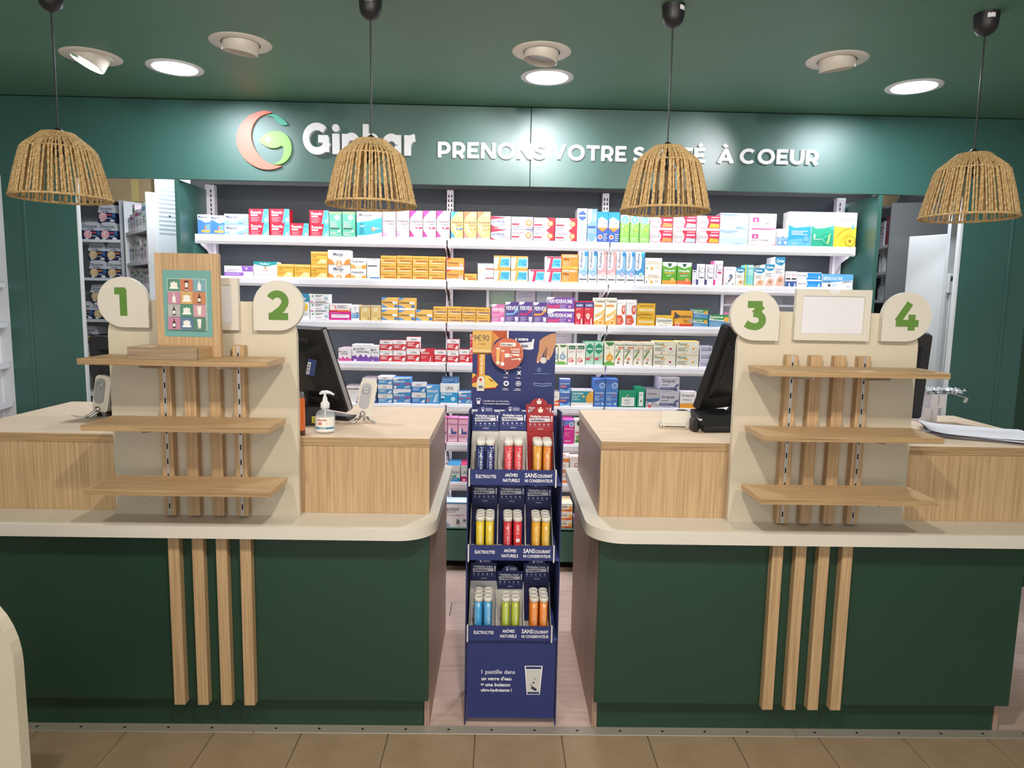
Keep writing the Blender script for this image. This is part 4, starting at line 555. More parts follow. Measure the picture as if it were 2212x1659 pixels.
SB('wall_left', (-4.1, -2.6, 0, -4, 6.2, CEIL), 'whitewall'); SB('wall_right', (4, -2.6, 0, 4.1, 6.2, CEIL), 'whitewall')
SB('wall_front', (-4, -2.7, 0, 4, -2.6, CEIL), 'whitewall')
# fascia boards with the seams between them
fas = struct(thing('wall_fascia', None, None, (0, 0, 0)))
xs = [-4, -2.514, .134, 4]
for k in range(3): onebox('fascia_panel', (xs[k]+.0015, FY, FZ0, xs[k+1]-.0015, FY+.02, CEIL-.004), 'green_panel', fas, .001)
onebox('fascia_backing', (-2.6, FY+.02, FZ0+.01, 2.6, FY+.05, CEIL), 'dark', fas)
# green columns left and right of the stock room openings
SB('wall_column_left', (-2.49, FY, 0, -2.127, FY+.02, FZ0), 'green_panel')
SB('trim_2', (-2.392, FY-.004, 0, -2.378, FY, FZ0), 'green_panel', .001)
SB('trim_3', (-2.127, FY-.002, 0, -2.119, FY+.022, FZ0), 'whitewall', .001)
SB('wall_column_right', (2.352, FY, 0, 2.72, FY+.02, FZ0), 'green_panel')
SB('trim_4', (2.60, FY-.004, 0, 2.614, FY, FZ0), 'green_panel', .001)
SB('trim_5', (2.338, FY-.002, 0, 2.352, FY+.024, FZ0), 'whitewall', .001)
SB('wall_return_right', (2.72, FY+.0, 0, 4, FY+.1, FZ0), 'green_body')
SB('wall_side_left', (-3.95, FY, 0, -2.49, FY+.08, FZ0), 'whitewall')

# ------------------------------------------------------------------ wall shelving
XL, XR = -1.615, 1.905
gond = thing('wall_shelving', 'anthracite backed wall shelving with white shelves under the green sign', 'shelving', (0, 0, 0))
for x0, x1 in ((XL-.022, XL), (XR, XR+.022)):
    onebox('side_panel', (x0, FY-.0, 0, x1, 3.97, FZ0-.002), 'green_panel', gond, .001)
HOLES = {1: (-.075, .425, 1.12, 1.575), 2: (1.25, 1.70, 1.39, 1.58)}
for k in range(3):
    a, b = (POSTS[k] if k else XL), (POSTS[k+1] if k < 2 else XR); m = MB(); y0, y1 = 3.945, 3.965
    if k in HOLES:
        h = HOLES[k]
        for q in ((a, y0, .2, h[0], y1, 2.1), (h[1], y0, .2, b, y1, 2.1), (h[0], y0, .2, h[1], y1, h[2]), (h[0], y0, h[3], h[1], y1, 2.1)): m.box(*q)
    else: m.box(a, y0, .2, b, y1, 2.1)
    m.build('back_panel', 'darkboard', gond)
    if k in HOLES:
        h = HOLES[k]; f = MB(); t = .008
        for q in ((h[0]-t, 3.937, h[2]-t, h[0]+t, 3.97, h[3]+t), (h[1]-t, 3.937, h[2]-t, h[1]+t, 3.97, h[3]+t), (h[0]+t, 3.937, h[2]-t, h[1]-t, 3.97, h[2]+t), (h[0]+t, 3.937, h[3]-t, h[1]-t, 3.97, h[3]+t)): f.box(*q)
        hf = f.build('hatch_frame', 'greyboard', gond); onebox('hatch_pane', (h[0]+t, 3.95, h[2]+t, h[1]-t, 3.953, h[3]-t), 'pane', hf)
for i, x in enumerate(POSTS):
    w2 = .02 if i in (0, 3) else .014; p = onebox('upright', (x-w2-.004, 3.905, .2, x+w2+.004, 3.944, 2.09), 'white', gond, .001)
    m = MB()
    for k in range(74):
        z = .26+.0245*k
        for sx in ((-.008, .008) if i in (1, 2) else (.006,) if i == 0 else (-.006,)): m.box(x+sx-.0028, 3.9035, z, x+sx+.0028, 3.9046, z+.0155)
    tag(m.build('slot_row', 'dark', p), kind='stuff')
SY = 3.70
lipprof = [(SY, .001), (SY, -.040), (SY+.004, -.046), (SY+.012, -.046), (SY+.012, -.040), (SY+.006, -.038), (SY+.006, 0), (SY+.004, .003)]
for k in range(3):
    a, b = POSTS[k], POSTS[k+1]; a += .004 if k else .0; b -= .004
    sh = MB(); sh.box(0, SY+.006, -.024, b-a, 3.905, -.004, ch=.001); sh.prism([(q[0], q[1]) for q in lipprof[::-1]], 0, b-a, 'x')
    sh.box(0, SY+.03, -.03, b-a, SY+.044, -.024)
    smesh = sh.mesh('shelf_board', 'white'); br = MB()
    for bx in (.004,): br.prism([(SY+.03, -.02), (SY+.06, -.05), (SY+.14, -.075), (3.905, -.14), (3.905, -.02)][::-1], bx, bx+.004, 'x')
    bmesh_ = br.mesh('shelf_bracket', 'white')
    rl = MB(); rl.box(.01, SY-.0035, -.034, b-a-.01, SY-.0005, -.006, ch=.001); rmesh = rl.mesh('price_rail', 'white')
    for z in SHELF_Z:
        s = link('shelf', smesh, gond, (a, 0, z)); link('bracket', bmesh_, s); link('bracket', bmesh_, s, (b-a-.012, 0, 0)); link('price_rail', rmesh, s)
    onebox('plinth_front', (a, 3.7, .062, b, 3.72, .245), 'green_base', gond, .001)
    onebox('plinth_top', (a, 3.70, .236, b, 3.94, .248), 'green_base', gond, .001)
    onebox('toe_board', (a, 3.79, 0, b, 3.80, .062), 'dark', gond)
# cables running down beside the inner uprights
for x in (POSTS[1], POSTS[2]):
    m = MB()
    for dx, s in ((.0, 1), (.010, 1)):
        for z0, z1 in zip(SHELF_Z[:-1], SHELF_Z[1:]):
            m.tube([(x-.018+dx, 3.76, z0-.03), (x-.012+dx, 3.84, z0-.05), (x+.002+dx, 3.897, z0-.1), (x+.003+dx, 3.9, z1+.02)], .0022, 5)
    m.build('strip_light_cable', 'black', gond)
for px in (1352, 1380):
    p = at(px, 883, SY); onebox('price_tag', (p.x-.021, SY-.007, .931-.043, p.x+.021, SY-.0045, .931-.006), 'paper', gond, .0005)

# ------------------------------------------------------------------ cartons on the shelves
ORD = ['', 'first', 'second', 'third', 'fourth', 'fifth', 'sixth', 'seventh']
def place_row(row, z, shelf, gname):
    meshes = {}; cols = {}; Yf = SY+.014; base = z-.003
    tot = {}
    for r in row: tot[r[0]] = tot.get(r[0], 0)+1
    for (ty, px0, px1, py, n, beh) in row:
        T = TYPES[ty]; lb, body, art, dp = T[0], T[1], T[2], T[3]; side = T[4] if len(T) > 4 else None; top = T[5] if len(T) > 5 else None
        lip = at((px0+px1)/2, 600, Yf)
        zt = at((px0+px1)/2, py, Yf).z
        if abs(zt-EYE) < .0: pass
        x0, x1 = at(px0, py, Yf).x, at(px1, py, Yf).x; h = (zt-base)/n; wd = x1-x0-.0012
        key = (ty, round(wd, 3), round(h, 3))
        if key not in meshes: meshes[key] = carton(round(wd, 4), round(h, 4)-.0006, dp, body, art, side, top)
        cols[ty] = cols.get(ty, 0)+1; c = cols[ty]
        for bk in range(beh+1):
            for L in range(n):
                if bk and L < n-1 and n > 1: continue
                jx = random.uniform(-.0004, .0004); jy = random.uniform(0, .003) if not bk else random.uniform(0, .002)
                zz = base+L*h if not bk else base+(n-1)*h*.97
                if bk and dp*(bk+1)+.016*bk > .2: continue
                o = link('medicine_box', meshes[key], None, (((x0+x1)/2)+jx, Yf+dp/2+bk*(dp+.004)+jy, zz), (0, 0, random.uniform(-.008, .008)))
                bits = [lb]
                if tot[ty] > 1: bits.append(ORD[c]+' such column' if c <= 7 else 'last column')
                if bk: bits.append(('behind the front one', 'behind', 'at the back')[0 if bk == 1 else 2])
                elif n > 1: bits.append('bottom' if L == 0 else 'top' if L == n-1 else 'middle')
                bits.append(shelf); s = ', '.join(bits)
                if len(s.replace(',', '').split()) > 16: s = s.replace('behind the front one', 'rear').replace(' such column', ' column')
                tag(o, s, 'medicine box', gname)
                if bk and n > 1:        # the boxes under a rear top box stand out of sight; keep the stack carried
                    for L2 in range(n-1):
                        o2 = link('medicine_box', meshes[key], None, (((x0+x1)/2)+jx, Yf+dp/2+bk*(dp+.004)+jy, base+L2*h*.97)); tag(o2, s.replace('behind the front one', 'rear lower').replace('at the back', 'rear lowest').replace('rear', ('rear', 'deep')[L2]), 'medicine box', gname)
NAMES = ['top shelf', 'second shelf', 'third shelf', 'fourth shelf', 'fifth shelf', 'sixth shelf', 'lowest shelf']
for row, z, nm in zip([R1, R2, R3, R4, R5, R6, R7], SHELF_Z, NAMES): place_row(row, z, nm, 'cartons on the '+nm)
place_row(R8, .251, 'on plinth', 'cartons on the plinth')
def small_carton(b, col, label, extra=None, top=None, kind='medicine_box', cat='medicine box', group=None, art=None, rz=0):
    x0, y0, z0, x1, y1, z1 = b
    o = link(kind, carton(x1-x0, z1-z0, y1-y0, col, art or [('l', .1, .8, .8, 3, .12, '8a8f9a')], top=top, res=1), None, ((x0+x1)/2, (y0+y1)/2, z0), (0, 0, rz))
    return tag(o, label, cat, group)
# magenta carton lying flat under the orange one on the third shelf
T = TYPES['magenta_flat']; Yf = SY+.014; a_, b_ = at(711, 673, Yf), at(757, 673, Yf)
o = link('medicine_box', carton(b_.x-a_.x, a_.z-1.370, .08, T[1], T[2]), None, ((a_.x+b_.x)/2, Yf+.04, 1.370)); tag(o, 'low magenta carton with white window, under the orange carton, third shelf', 'medicine box', 'cartons on the third shelf')
for ob in list(scene.objects):
    if ob.get('label', '').startswith('white and orange carton with red loop'):
        me = ob.data.copy(); k = a_.z-1.3695
        for v in me.vertices: v.co.z = v.co.z*((at(733, 656, Yf).z-1.370-k)/(at(733, 656, Yf).z-1.370))
        ob.data = me; ob.location.z = 1.370+k+.0003
# folded carton on the large blue one, fifth shelf
p0, p1 = at(955, 811, 3.76), at(991, 824, 3.76)
o = link('medicine_box', carton(p1.x-p0.x, p0.z-p1.z-.002, .08, TYPES['navy_flat'][1], TYPES['navy_flat'][2], top='23405e'), None, ((p0.x+p1.x)/2, 3.80, p1.z))
tag(o, 'flat dark blue carton lying on the large cyan one, fifth shelf', 'medicine box', 'cartons on the fifth shelf')
o.location.z = at(970, 829, SY+.014).z+.0005; o.location.y = SY+.014+.065

# ------------------------------------------------------------------ storage seen through the hatches
hs = thing('hatch_cabinet', 'dim storage cabinet with papers seen through the middle hatch', 'cabinet', (0, 0, 0))
m = MB(); h = HOLES[1]
for q in ((h[0]-.03, 3.972, h[2]-.03, h[1]+.03, 4.3, h[2]-.01), (h[0]-.03, 3.972, h[3]+.01, h[1]+.03, 4.3, h[3]+.03), (h[0]-.03, 3.972, h[2]-.01, h[0]-.01, 4.3, h[3]+.01), (h[1]+.01, 3.972, h[2]-.01, h[1]+.03, 4.3, h[3]+.01), (h[0]-.03, 4.29, h[2]-.01, h[1]+.03, 4.3, h[3]+.01)): m.box(*q)
m.build('carcass', 'greyboard', hs)
for z in (1.23, 1.36, 1.46): onebox('cabinet_shelf', (h[0]-.01, 4.0, z, h[1]+.01, 4.29, z+.012), 'greyboard', hs)
def pack(x, w_, z, hh, c, lab): return small_carton((x, 4.0, z, x+w_, 4.12, z+hh), c, lab, kind='storage_box', cat='box', group='things behind the middle hatch')
pack(-.065, .14, 1.4725, .09, '5f8f5a', 'green box on the top hatch shelf, left corner', )
pack(.085, .11, 1.4725, .085, 'b8b2bc', 'grey folder box right of the green one in hatch')
pack(.205, .08, 1.4725, .08, '9fb0ac', 'blue grey box at the middle of the hatch')
pack(.295, .11, 1.4725, .085, 'a89c9c', 'brown grey stack of leaflets at the hatch right')
pack(-.05, .13, 1.3725, .07, 'a8a4a8', 'grey box on the lower hatch shelf, left')
pack(.1, .13, 1.3725, .075, 'c0b8c4', 'pale lilac box on the lower hatch shelf')
pack(.25, .14, 1.3725, .07, 'b8a4a4', 'rose grey stack on the lower hatch shelf, right')
pack(.24, .17, 1.2425, .1, 'c4b8bc', 'wide pale box at the hatch foot, right')
pack(.0, .2, 1.2425, .09, '9a9aa0', 'wide grey box at the hatch foot, left')
hs2 = thing('hatch_cabinet', 'dark storage cabinet seen through the small right hatch', 'cabinet', (0, 0, 0)); h = HOLES[2]; m = MB()
for q in ((h[0]-.03, 3.972, h[2]-.06, h[1]+.03, 4.3, h[2]-.04), (h[0]-.03, 3.972, h[3]+.01, h[1]+.03, 4.3, h[3]+.03), (h[0]-.03, 3.972, h[2]-.04, h[0]-.01, 4.3, h[3]+.01), (h[1]+.01, 3.972, h[2]-.04, h[1]+.03, 4.3, h[3]+.01), (h[0]-.03, 4.29, h[2]-.04, h[1]+.03, 4.3, h[3]+.01)): m.box(*q)
m.build('carcass', 'darkboard', hs2)
onebox('cabinet_shelf', (h[0]-.01, 3.99, 1.488, h[1]+.01, 4.29, 1.5), 'greyboard', hs2)
for k in range(5):
    o = onebox('flask', (1.285+.03*k, 4.0, 1.352, 1.308+.03*k, 4.05, 1.455), 'gloss', None, .004, 'd8389a'); tag(o, ORD[k+1]+' magenta pot from the left behind the right hatch', 'pot', 'magenta pots behind the right hatch')
o = onebox('storage_box', (1.46, 4.0, 1.352, 1.55, 4.1, 1.43), 'card', None, 0, '9a8f98'); tag(o, 'grey box right of the magenta pots behind hatch', 'box')
o = onebox('storage_box', (1.29, 4.0, 1.5005, 1.42, 4.12, 1.54), 'card', None, 0, '6a4048'); tag(o, 'dark red box on the upper right hatch shelf', 'box')
o = onebox('storage_box', (1.44, 4.0, 1.5005, 1.62, 4.12, 1.555), 'card', None, 0, '3a3a42'); tag(o, 'black box on the upper right hatch shelf', 'box')

# ------------------------------------------------------------------ signs on the fascia
logo = thing('shop_logo', 'round red and green shop logo left of the white name', 'logo', (0, 0, 0))
def Lg(pts):
    o = []
    for x, y in pts: p = at(480+x/5.027, 200+y/5.027, FY-.012); o.append((p.x, p.z))
    return o
def chaikin(p, n=2):
    for _ in range(n):
        q = []
        for i in range(len(p)):
            a, b = p[i], p[(i+1) % len(p)]; q += [(a[0]*.75+b[0]*.25, a[1]*.75+b[1]*.25), (a[0]*.25+b[0]*.75, a[1]*.25+b[1]*.75)]
        p = q
    return p
red = [(545,216),(510,203),(450,198),(380,212),(300,245),(225,308),(172,395),(150,490),(164,585),(212,680),(285,760),(370,812),(455,836),(540,836),(610,818),(655,795),(610,794),(545,785),(470,748),(400,682),(345,600),(316,510),(312,430),(335,350),(375,290),(430,248),(500,226)]
leaf = [(475,250),(520,235),(570,235),(630,262),(690,310),(715,345),(690,358),(640,352),(600,325),(575,290),(550,262),(510,255)]
fish = [(390,525),(430,480),(490,435),(560,418),(620,420),(680,445),(725,490),(752,560),(755,630),(738,690),(703,740),(655,772),(600,785),(540,775),(600,762),(640,730),(665,680),(672,630),(665,590),(645,575),(610,595),(560,605),(510,600),(450,570)]
for nm, pts, mt in (('crescent', red, 'coral'), ('leaf', leaf, 'leaf'), ('fish_shape', fish, 'fish')):
    m = MB(); m.prism(Lg(chaikin(pts, 1))[::-1], FY-.014, FY-.003); m.build(nm, mt, logo)
m = MB(); m.prism(Lg([(502+30*cos(t*pi/10), 512+30*sin(t*pi/10)) for t in range(20)])[::-1], FY-.0155, FY-.0145); m.build('eye_dot', 'signwhite', logo)
def sign_word(txt, pxs, pyt, pyb, y0, y1, parent, base_h=None, sw=S_):
    """letters fitted between measured left and right ends"""
    tot = sum(GL[c][0] for c in txt)+.13*(len(txt)-1); a = at(pxs[0], pyb[0], y0); b = at(pxs[1], pyb[1], y0)
    hgt = at(pxs[0], pyt, y0).z-a.z; k = (b.x-a.x)/tot; x = a.x-.1*k*.0
    for c in txt:
        t = (x-a.x)/(b.x-a.x); z = a.z+(b.z-a.z)*t
        glyph(c, x, z, hgt, y0, y1, k/hgt, sw).build('letter', 'signwhite', parent); x += (GL[c][0]+.13)*k
slog = thing('slogan_sign', 'white raised capital letters of the slogan on the green fascia', 'sign', (0, 0, 0))
ZS = [('PRENONS', (946, 1179), 306, (340, 345)), ('VOTRE', (1192, 1353), 312, (345, 349)), ('SANTÉ', (1367, 1523), 317, (349, 352)), ('À', (1549, 1585), 321, (352, 353)), ('COEUR', (1598, 1768), 321, (353, 356))]
for t, xs_, yt, yb in ZS: sign_word(t, xs_, yt, yb, FY-.011, FY-.0005, slog)
nam = thing('name_sign', 'thick white rounded shop name letters beside the logo', 'sign', (0, 0, 0))
for c, x0, x1 in (('G', 657, 713), ('i', 718, 734), ('p', 740, 777), ('h', 785, 822), ('a', 828, 867), ('r', 874, 902)):
    Y = FY-.03; a = at(x0, 331+(x0-657)*.022, Y); b = at(x1, 331, Y); hgt = a.z-at(x0, 331+(x0-657)*.022+64, Y).z; wd = GL[c][0]*hgt
    glyph(c, a.x-(wd*.02), a.z, hgt*1.0, Y, FY-.0005, (b.x-a.x)/wd, .25).build('letter', 'signwhite', nam)

# ------------------------------------------------------------------ ceiling lights
PL = ['left', 'middle', 'right']
for i, (x, y) in enumerate(PANELS):
    t = thing('round_downlight', 'lit round ceiling downlight, '+['left one before the fascia', 'middle one before the fascia', 'right one before the fascia'][i], 'ceiling light', (x, y, CEIL), 0, 'round lit downlights')
    m = MB(); m.lathe([(.088, -.004), (.112, -.004), (.114, 0), (.088, 0)], 0, 0, 40, cap=False); m.build('rim', 'whitewall', t)
    m = MB(); m.lathe([(.088, -.006), (.088, 0)], 0, 0, 40); m.build('diffuser', 'glow', t)
GL_LAB = ['white swivel spot leftmost on the ceiling, tilted left with open edge', 'white swivel spot above the logo, right of the left downlight', 'white swivel spot just above the middle downlight', 'white swivel spot between the third pendant and right downlight']
for i, (x, y) in enumerate(GIMBALS):
    t = thing('swivel_spot', GL_LAB[i], 'ceiling light', (x, y, CEIL), 0, 'white swivel spots')
    m = MB(); m.lathe([(.072, -.003), (.112, -.003), (.115, 0), (.072, 0)], 0, 0, 36, cap=False); m.build('rim', 'offwhite', t)
    m = MB(); m.lathe([(.063, -.040), (.066, -.038), (.067, .0), (.067, .02)], 0, 0, 32, cap=False); m.lathe([(.0, -.02), (.063, -.022), (.063, -.040)], 0, 0, 32, cap=False)
    ax = [(-.35, .75), (.2, .25), (.0, .25), (.25, -.3)][i]
    hd = m.build('lamp_head', 'offwhite', t, (0, 0, .004), (ax[0]*.55, ax[1]*.55, 0))
    m = MB(); m.lathe([(.055, -.024), (.055, -.021)], 0, 0, 24); m.build('lens', 'glow' if i == 0 else 'silver', hd)
# ------------------------------------------------------------------ pendants
def ring(r, z, n=40, ph=0): return [(r*cos(2*pi*i/n+ph), r*sin(2*pi*i/n+ph), z) for i in range(n)]
def shade_cord(seed):
    rnd = random.Random(seed); m = MB(); n = 86
    for i in range(n):
        a = 2*pi*i/n+rnd.uniform(-.032, .032); r0, r1, r2 = .047, .106, .144
        a2 = a+rnd.uniform(-.02, .02); a3 = a2+rnd.uniform(-.03, .03)
        P = [(r0, 0, a), (r1, -.050, a2), ((r1+r2)/2+.002, -.128, (a2+a3)/2), (r2, -.205, a3)]
        for off in (-1, 1):          # two plies twisted round each other
            path = []; K = 14
            for s in range(K+1):
                t = s/K*(len(P)-1); k = min(int(t), len(P)-2); u = t-k; r = P[k][0]*(1-u)+P[k+1][0]*u; z = P[k][1]*(1-u)+P[k+1][1]*u; aa = P[k][2]*(1-u)+P[k+1][2]*u
                tw = s*1.9+i; rr = r+.0015*off*cos(tw); da = .0016*off*sin(tw)/max(r, .03); path.append((rr*cos(aa+da), rr*sin(aa+da), z))
            m.tube(path, .00235, 5, cap=False)
    for r, z, q in ((.047, 0, .0022), (.104, -.052, .0026), (.146, -.205, .0042)): m.tube(ring(r, z), q, 6, closed=True)
    return m.mesh('woven_cord', 'rope')
PLAB = ['leftmost jute cord pendant shade hanging before the green column', 'jute cord pendant hanging before the white shop name', 'jute cord pendant hanging before the slogan sign', 'rightmost jute cord pendant hanging before the right column']
for i, (x, dy) in enumerate(((-1.447, 0), (-.434, 0), (.54, 0), (1.562, 0))):
    t = thing('pendant_lamp', PLAB[i], 'pendant lamp', (x, 2.36+dy, CEIL), 0, 'jute cord pendants over the counters')
    m = MB(); m.lathe([(.001, -.069), (.010, -.067), (.022, -.061), (.031, -.050), (.035, -.036), (.0365, -.012), (.037, 0)], 0, 0, 24); c = m.build('ceiling_cup', 'black', t)
    if i: m = MB(); a0 = (-1.9, -1.2, -2.1)[i-1]; [m.poly([(.0366*cos(a0+k*.16), .0366*sin(a0+k*.16), -.022), (.0366*cos(a0+k*.16+.16), .0366*sin(a0+k*.16+.16), -.022), (.0366*cos(a0+k*.16+.16), .0366*sin(a0+k*.16+.16), -.008), (.0366*cos(a0+k*.16), .0366*sin(a0+k*.16), -.008)]) for k in range(4)]; m.build('cup_sticker', 'paper', c)
    m = MB(); m.tube([(0, 0, -.066), (.0006, 0, -.2), (0, 0, -.43)], .0026, 8); m.build('cable', 'black', t)
    s = link('lamp_shade', shade_cord(i+3), t, (0, 0, -.442), (0, 0, i*1.1)); s['kind'] = 'stuff'
    m = MB(); m.lathe([(.006, -.425), (.018, -.435), (.019, -.50), (.017, -.515), (0.001, -.515)], 0, 0, 16); m.build('lamp_holder', base_mat('dark_brown_plastic', '2a1c1a', .4) if i == 0 else bpy.data.materials['dark_brown_plastic'], t)
    m = MB()
    for k in range(3): m.tube([(.018*cos(k*2.1), .018*sin(k*2.1), -.437), (.047*cos(k*2.1), .047*sin(k*2.1), -.443)], .0015, 6)
    m.build('shade_spider', 'black', t)

# ------------------------------------------------------------------ service counters
SZ = .76; SF = 2.17; WT = 1.025; PB = 2.33
def slab_outline(x0, x1, inner):       # front edge at SF, rounded inner front corner
    R = .12
    if inner == 'right': return [(x0, SF)]+[(x1-R+R*sin(radians(t)), SF+R-R*cos(radians(t))) for t in range(0, 91, 3)]+[(x1, 3.03), (x0, 3.03)]
    return [(x0+R-R*sin(radians(t)), SF+R-R*cos(radians(t))) for t in range(90, -1, -3)]+[(x1, SF), (x1, 3.03), (x0, 3.03)]
def counter(label, bx0, bx1, sx0, sx1, wx0, wx1, inner, slat_x):
    t = thing('service_counter', label, 'counter', (0, 0, 0))
    onebox('counter_body', (bx0, 2.25, .12, bx1, 2.268, SZ-.041), 'green_body', t, .001)
    for x in ((bx1-.018, bx1), (bx0, bx0+.018)): sb = MB(); sb.prism([(2.2685, .12), (2.2685, SZ-.041), (3.02, SZ-.041), (3.02, 0), (2.292, 0), (2.292, .12)][::-1], x[0], x[1], 'x'); sb.build('side_board', 'side', t)
    onebox('toe_kick', (bx0+.02, 2.292, 0, bx1-.02, 2.31, .12), 'green_body', t, .001)
    onebox('toe_shadow_gap', (bx0+.019, 2.268, .1185, bx1-.019, 2.30, .1225), 'green_body', t)
    onebox('back_board', (bx0+.02, 3.0, 0, bx1-.02, 3.018, SZ-.041), 'oakv', t)
    m = MB(); o = slab_outline(sx0, sx1, inner); m.prism(o, SZ-.002, SZ-.04, 'z'); i2 = MB()
    m.prism([(a*1, b) for a, b in o], SZ, SZ-.002, 'z'); m.build('ledge', 'ledge', t)
    onebox('upper_front', (wx0, PB, SZ, wx1, PB+.018, WT-.0305), 'oakv', t, .0008)
    for x in ((wx0, wx0+.018), (wx1-.018, wx1)): onebox('upper_side', (x[0], PB+.0185, SZ, x[1], 3.0, WT-.0305), 'side', t, .0008)
    tp = onebox('worktop', (wx0, PB+.001, WT-.03, wx1, 3.02, WT), 'oaktop', t, .0008)
    onebox('edge_band', (wx0, PB-.0012, WT-.0295, wx1, PB+.0008, WT-.0006), 'oakedge', tp)
    for k in range(4): x = slat_x+.0783*k; onebox('slat', (x, 2.22, .118, x+.036, 2.2495, SZ-.0405), 'oakv', t, .0008, None)
    return t
counter('left dark green service counter with four oak slats and cream ledge', -2.6, -.228, -2.65, -.204, -1.86, -.236, 'right', -1.082)
counter('right dark green service counter with four oak slats and cream ledge', .345, 1.80, .298, 2.05, .351, 2.02, 'left', .920)

# ------------------------------------------------------------------ display stands on the ledges
def display(label, x0, x1, slat_x, rail_side, nums, bcs, shx):
    t = thing('counter_display', label, 'display stand', (0, 0, 0)); r = .115
    out = [(x0, SZ), (x1, SZ), (x1, 1.478-r)]+[(x1-r+r*cos(radians(a)), 1.478-r+r*sin(radians(a))) for a in range(10, 91, 10)]+[(x0+r-r*sin(radians(a)), 1.478-r+r*cos(radians(a))) for a in range(0, 90, 10)]+[(x0, 1.478-r)]
    m = MB(); m.prism(out, 2.29, 2.312); m.build('back_board', 'cream', t)
    for k in range(4):
        x = slat_x+.0800*k; s = onebox('slat', (x, 2.2605, SZ+.006, x+.038, 2.2895, 1.336), 'oakv', t, .0008)
        if k in (0, 3):
            xc = x+.019; onebox('shelf_rail', (xc-.0055, 2.2585, SZ+.008, xc+.0055, 2.2607, 1.334), 'zinc', s)
            m = MB(); z = SZ+.03
            while z < 1.32: m.box(xc-.002, 2.2578, z, xc+.002, 2.2588, z+.018); z += .0505
            tag(m.build('slot_row', 'dark', s), kind='stuff')
    for z in (1.302, 1.101, .902):
        b = onebox('shelf', (shx[0], 2.085, z-.018, shx[1], 2.257, z), 'oakh', t, .0006)
        onebox('edge_band', (shx[0], 2.0842, z-.0178, shx[1], 2.0852, z-.0003), 'oakedge', b)
        for k in (0, 3):
            xx = slat_x+.08*k+.019; q = MB(); q.prism([(2.2585, z-.018), (2.2585, z-.045), (2.10, z-.026), (2.10, z-.018)], xx-.0015, xx+.0015, 'x'); q.build('bracket', 'zinc', b)
    for n, (cx, cz, cs) in zip(nums, bcs):
        R = .0805; pts = []
        if cs > 0: pts = [(cx+R*cos(radians(a)), cz+R*sin(radians(a))) for a in range(0, 271, 9)]+[(cx+R, cz-R)]
        else: pts = [(cx+R*cos(radians(a)), cz+R*sin(radians(a))) for a in range(-90, 181, 9)]+[(cx-R, cz-R)]
        m = MB(); m.prism(pts, 2.268, 2.2895); b = m.build('number_badge', 'cream_light', t)
        h = .089; wd = GL[n][0]*h; glyph(n, cx-wd/2-(.004 if n == '1' else 0), cz-h/2+.001, h, 2.2672, 2.2679, 1.0, .255).build('numeral', 'numeral', b)
    return t
display('left cream display stand with oak shelves, carrying the oak tester board', -1.281, -.669, -1.108, 0, '12', [(-1.2165, 1.469, 1), (-.719, 1.467, -1)], (-1.262, -.698))
display('right cream display stand with empty oak shelves and landscape sign holder', .786, 1.391, .942, 0, '34', [(.8315, 1.463, 1), (1.333, 1.468, -1)], (.815, 1.374))
def holder(x0, x1, z0, z1, label):
    t = thing('sign_holder', label, 'sign holder', (0, 0, 0)); Y = 2.272; b = .022
    m = MB(); m.box(x0, Y+.004, z0, x1, 2.2895, z1); 
    m.box(x0, Y, z0, x0+b, Y+.004, z1); m.box(x1-b, Y, z0, x1, Y+.004, z1); m.box(x0+b, Y, z0, x1-b, Y+.004, z0+b); m.box(x0+b, Y, z1-b, x1-b, Y+.004, z1)
    m.build('frame', 'cream_light', t)
    onebox('blank_insert', (x0+b+.002, Y+.0032, z0+b+.002, x1-b-.002, Y+.0038, z1-b-.002), 'paper', t)
    onebox('clear_cover', (x0+b, Y+.001, z0+b, x1-b, Y+.002, z1-b), 'pane', t)
    xc = (x0+x1)/2; m = MB(); m.prism([(xc+.02*cos(radians(a)), z1+.0003+.017*sin(radians(a))) for a in range(180, 361, 15)], Y-.0006, Y-.0001); m.build('thumb_notch', 'whitewall', t)
holder(.965, 1.214, 1.386, 1.553, 'empty cream landscape sign holder between numbers 3 and 4')
holder(-1.06, -.849, 1.385, 1.552, 'empty cream sign holder half hidden behind the oak tester board')
# tester board on the upper left shelf
tb = thing('tester_stand', 'oak tester stand with upright back board on the upper left display shelf', 'display stand', (0, 0, 0))
onebox('back_board', (-1.077, 2.20, 1.3025, -.879, 2.216, 1.624), 'oakv', tb, .0006)
m = MB(); m.box(-1.115, 2.09, 1.3025, -.908, 2.102, 1.339, ch=.0006); m.build('front_board', 'oakdark', tb)
onebox('base_side', (-.918, 2.1025, 1.3025, -.908, 2.1995, 1.3388), 'oaky', tb, .0005); onebox('base_side', (-1.115, 2.1025, 1.3025, -1.105, 2.1995, 1.3388), 'oaky', tb, .0005)
onebox('base_top', (-1.1048, 2.1025, 1.329, -.9182, 2.1995, 1.3385), 'oakh', tb, .0004)
PW, PH = .149, .206; cols = ['5a8a76', 'c77a58', '7ba4ae', 'c48aa0', 'cfa468', 'c4825a', 'b4b2b2', '558c74', 'cc9aa6', 'c2849c', '5a7a9c', '568270']
art = [('r', .09, .1, .9, .875, 'cfe0d8')]; kinds = 'jtbpjbdjtpjt'
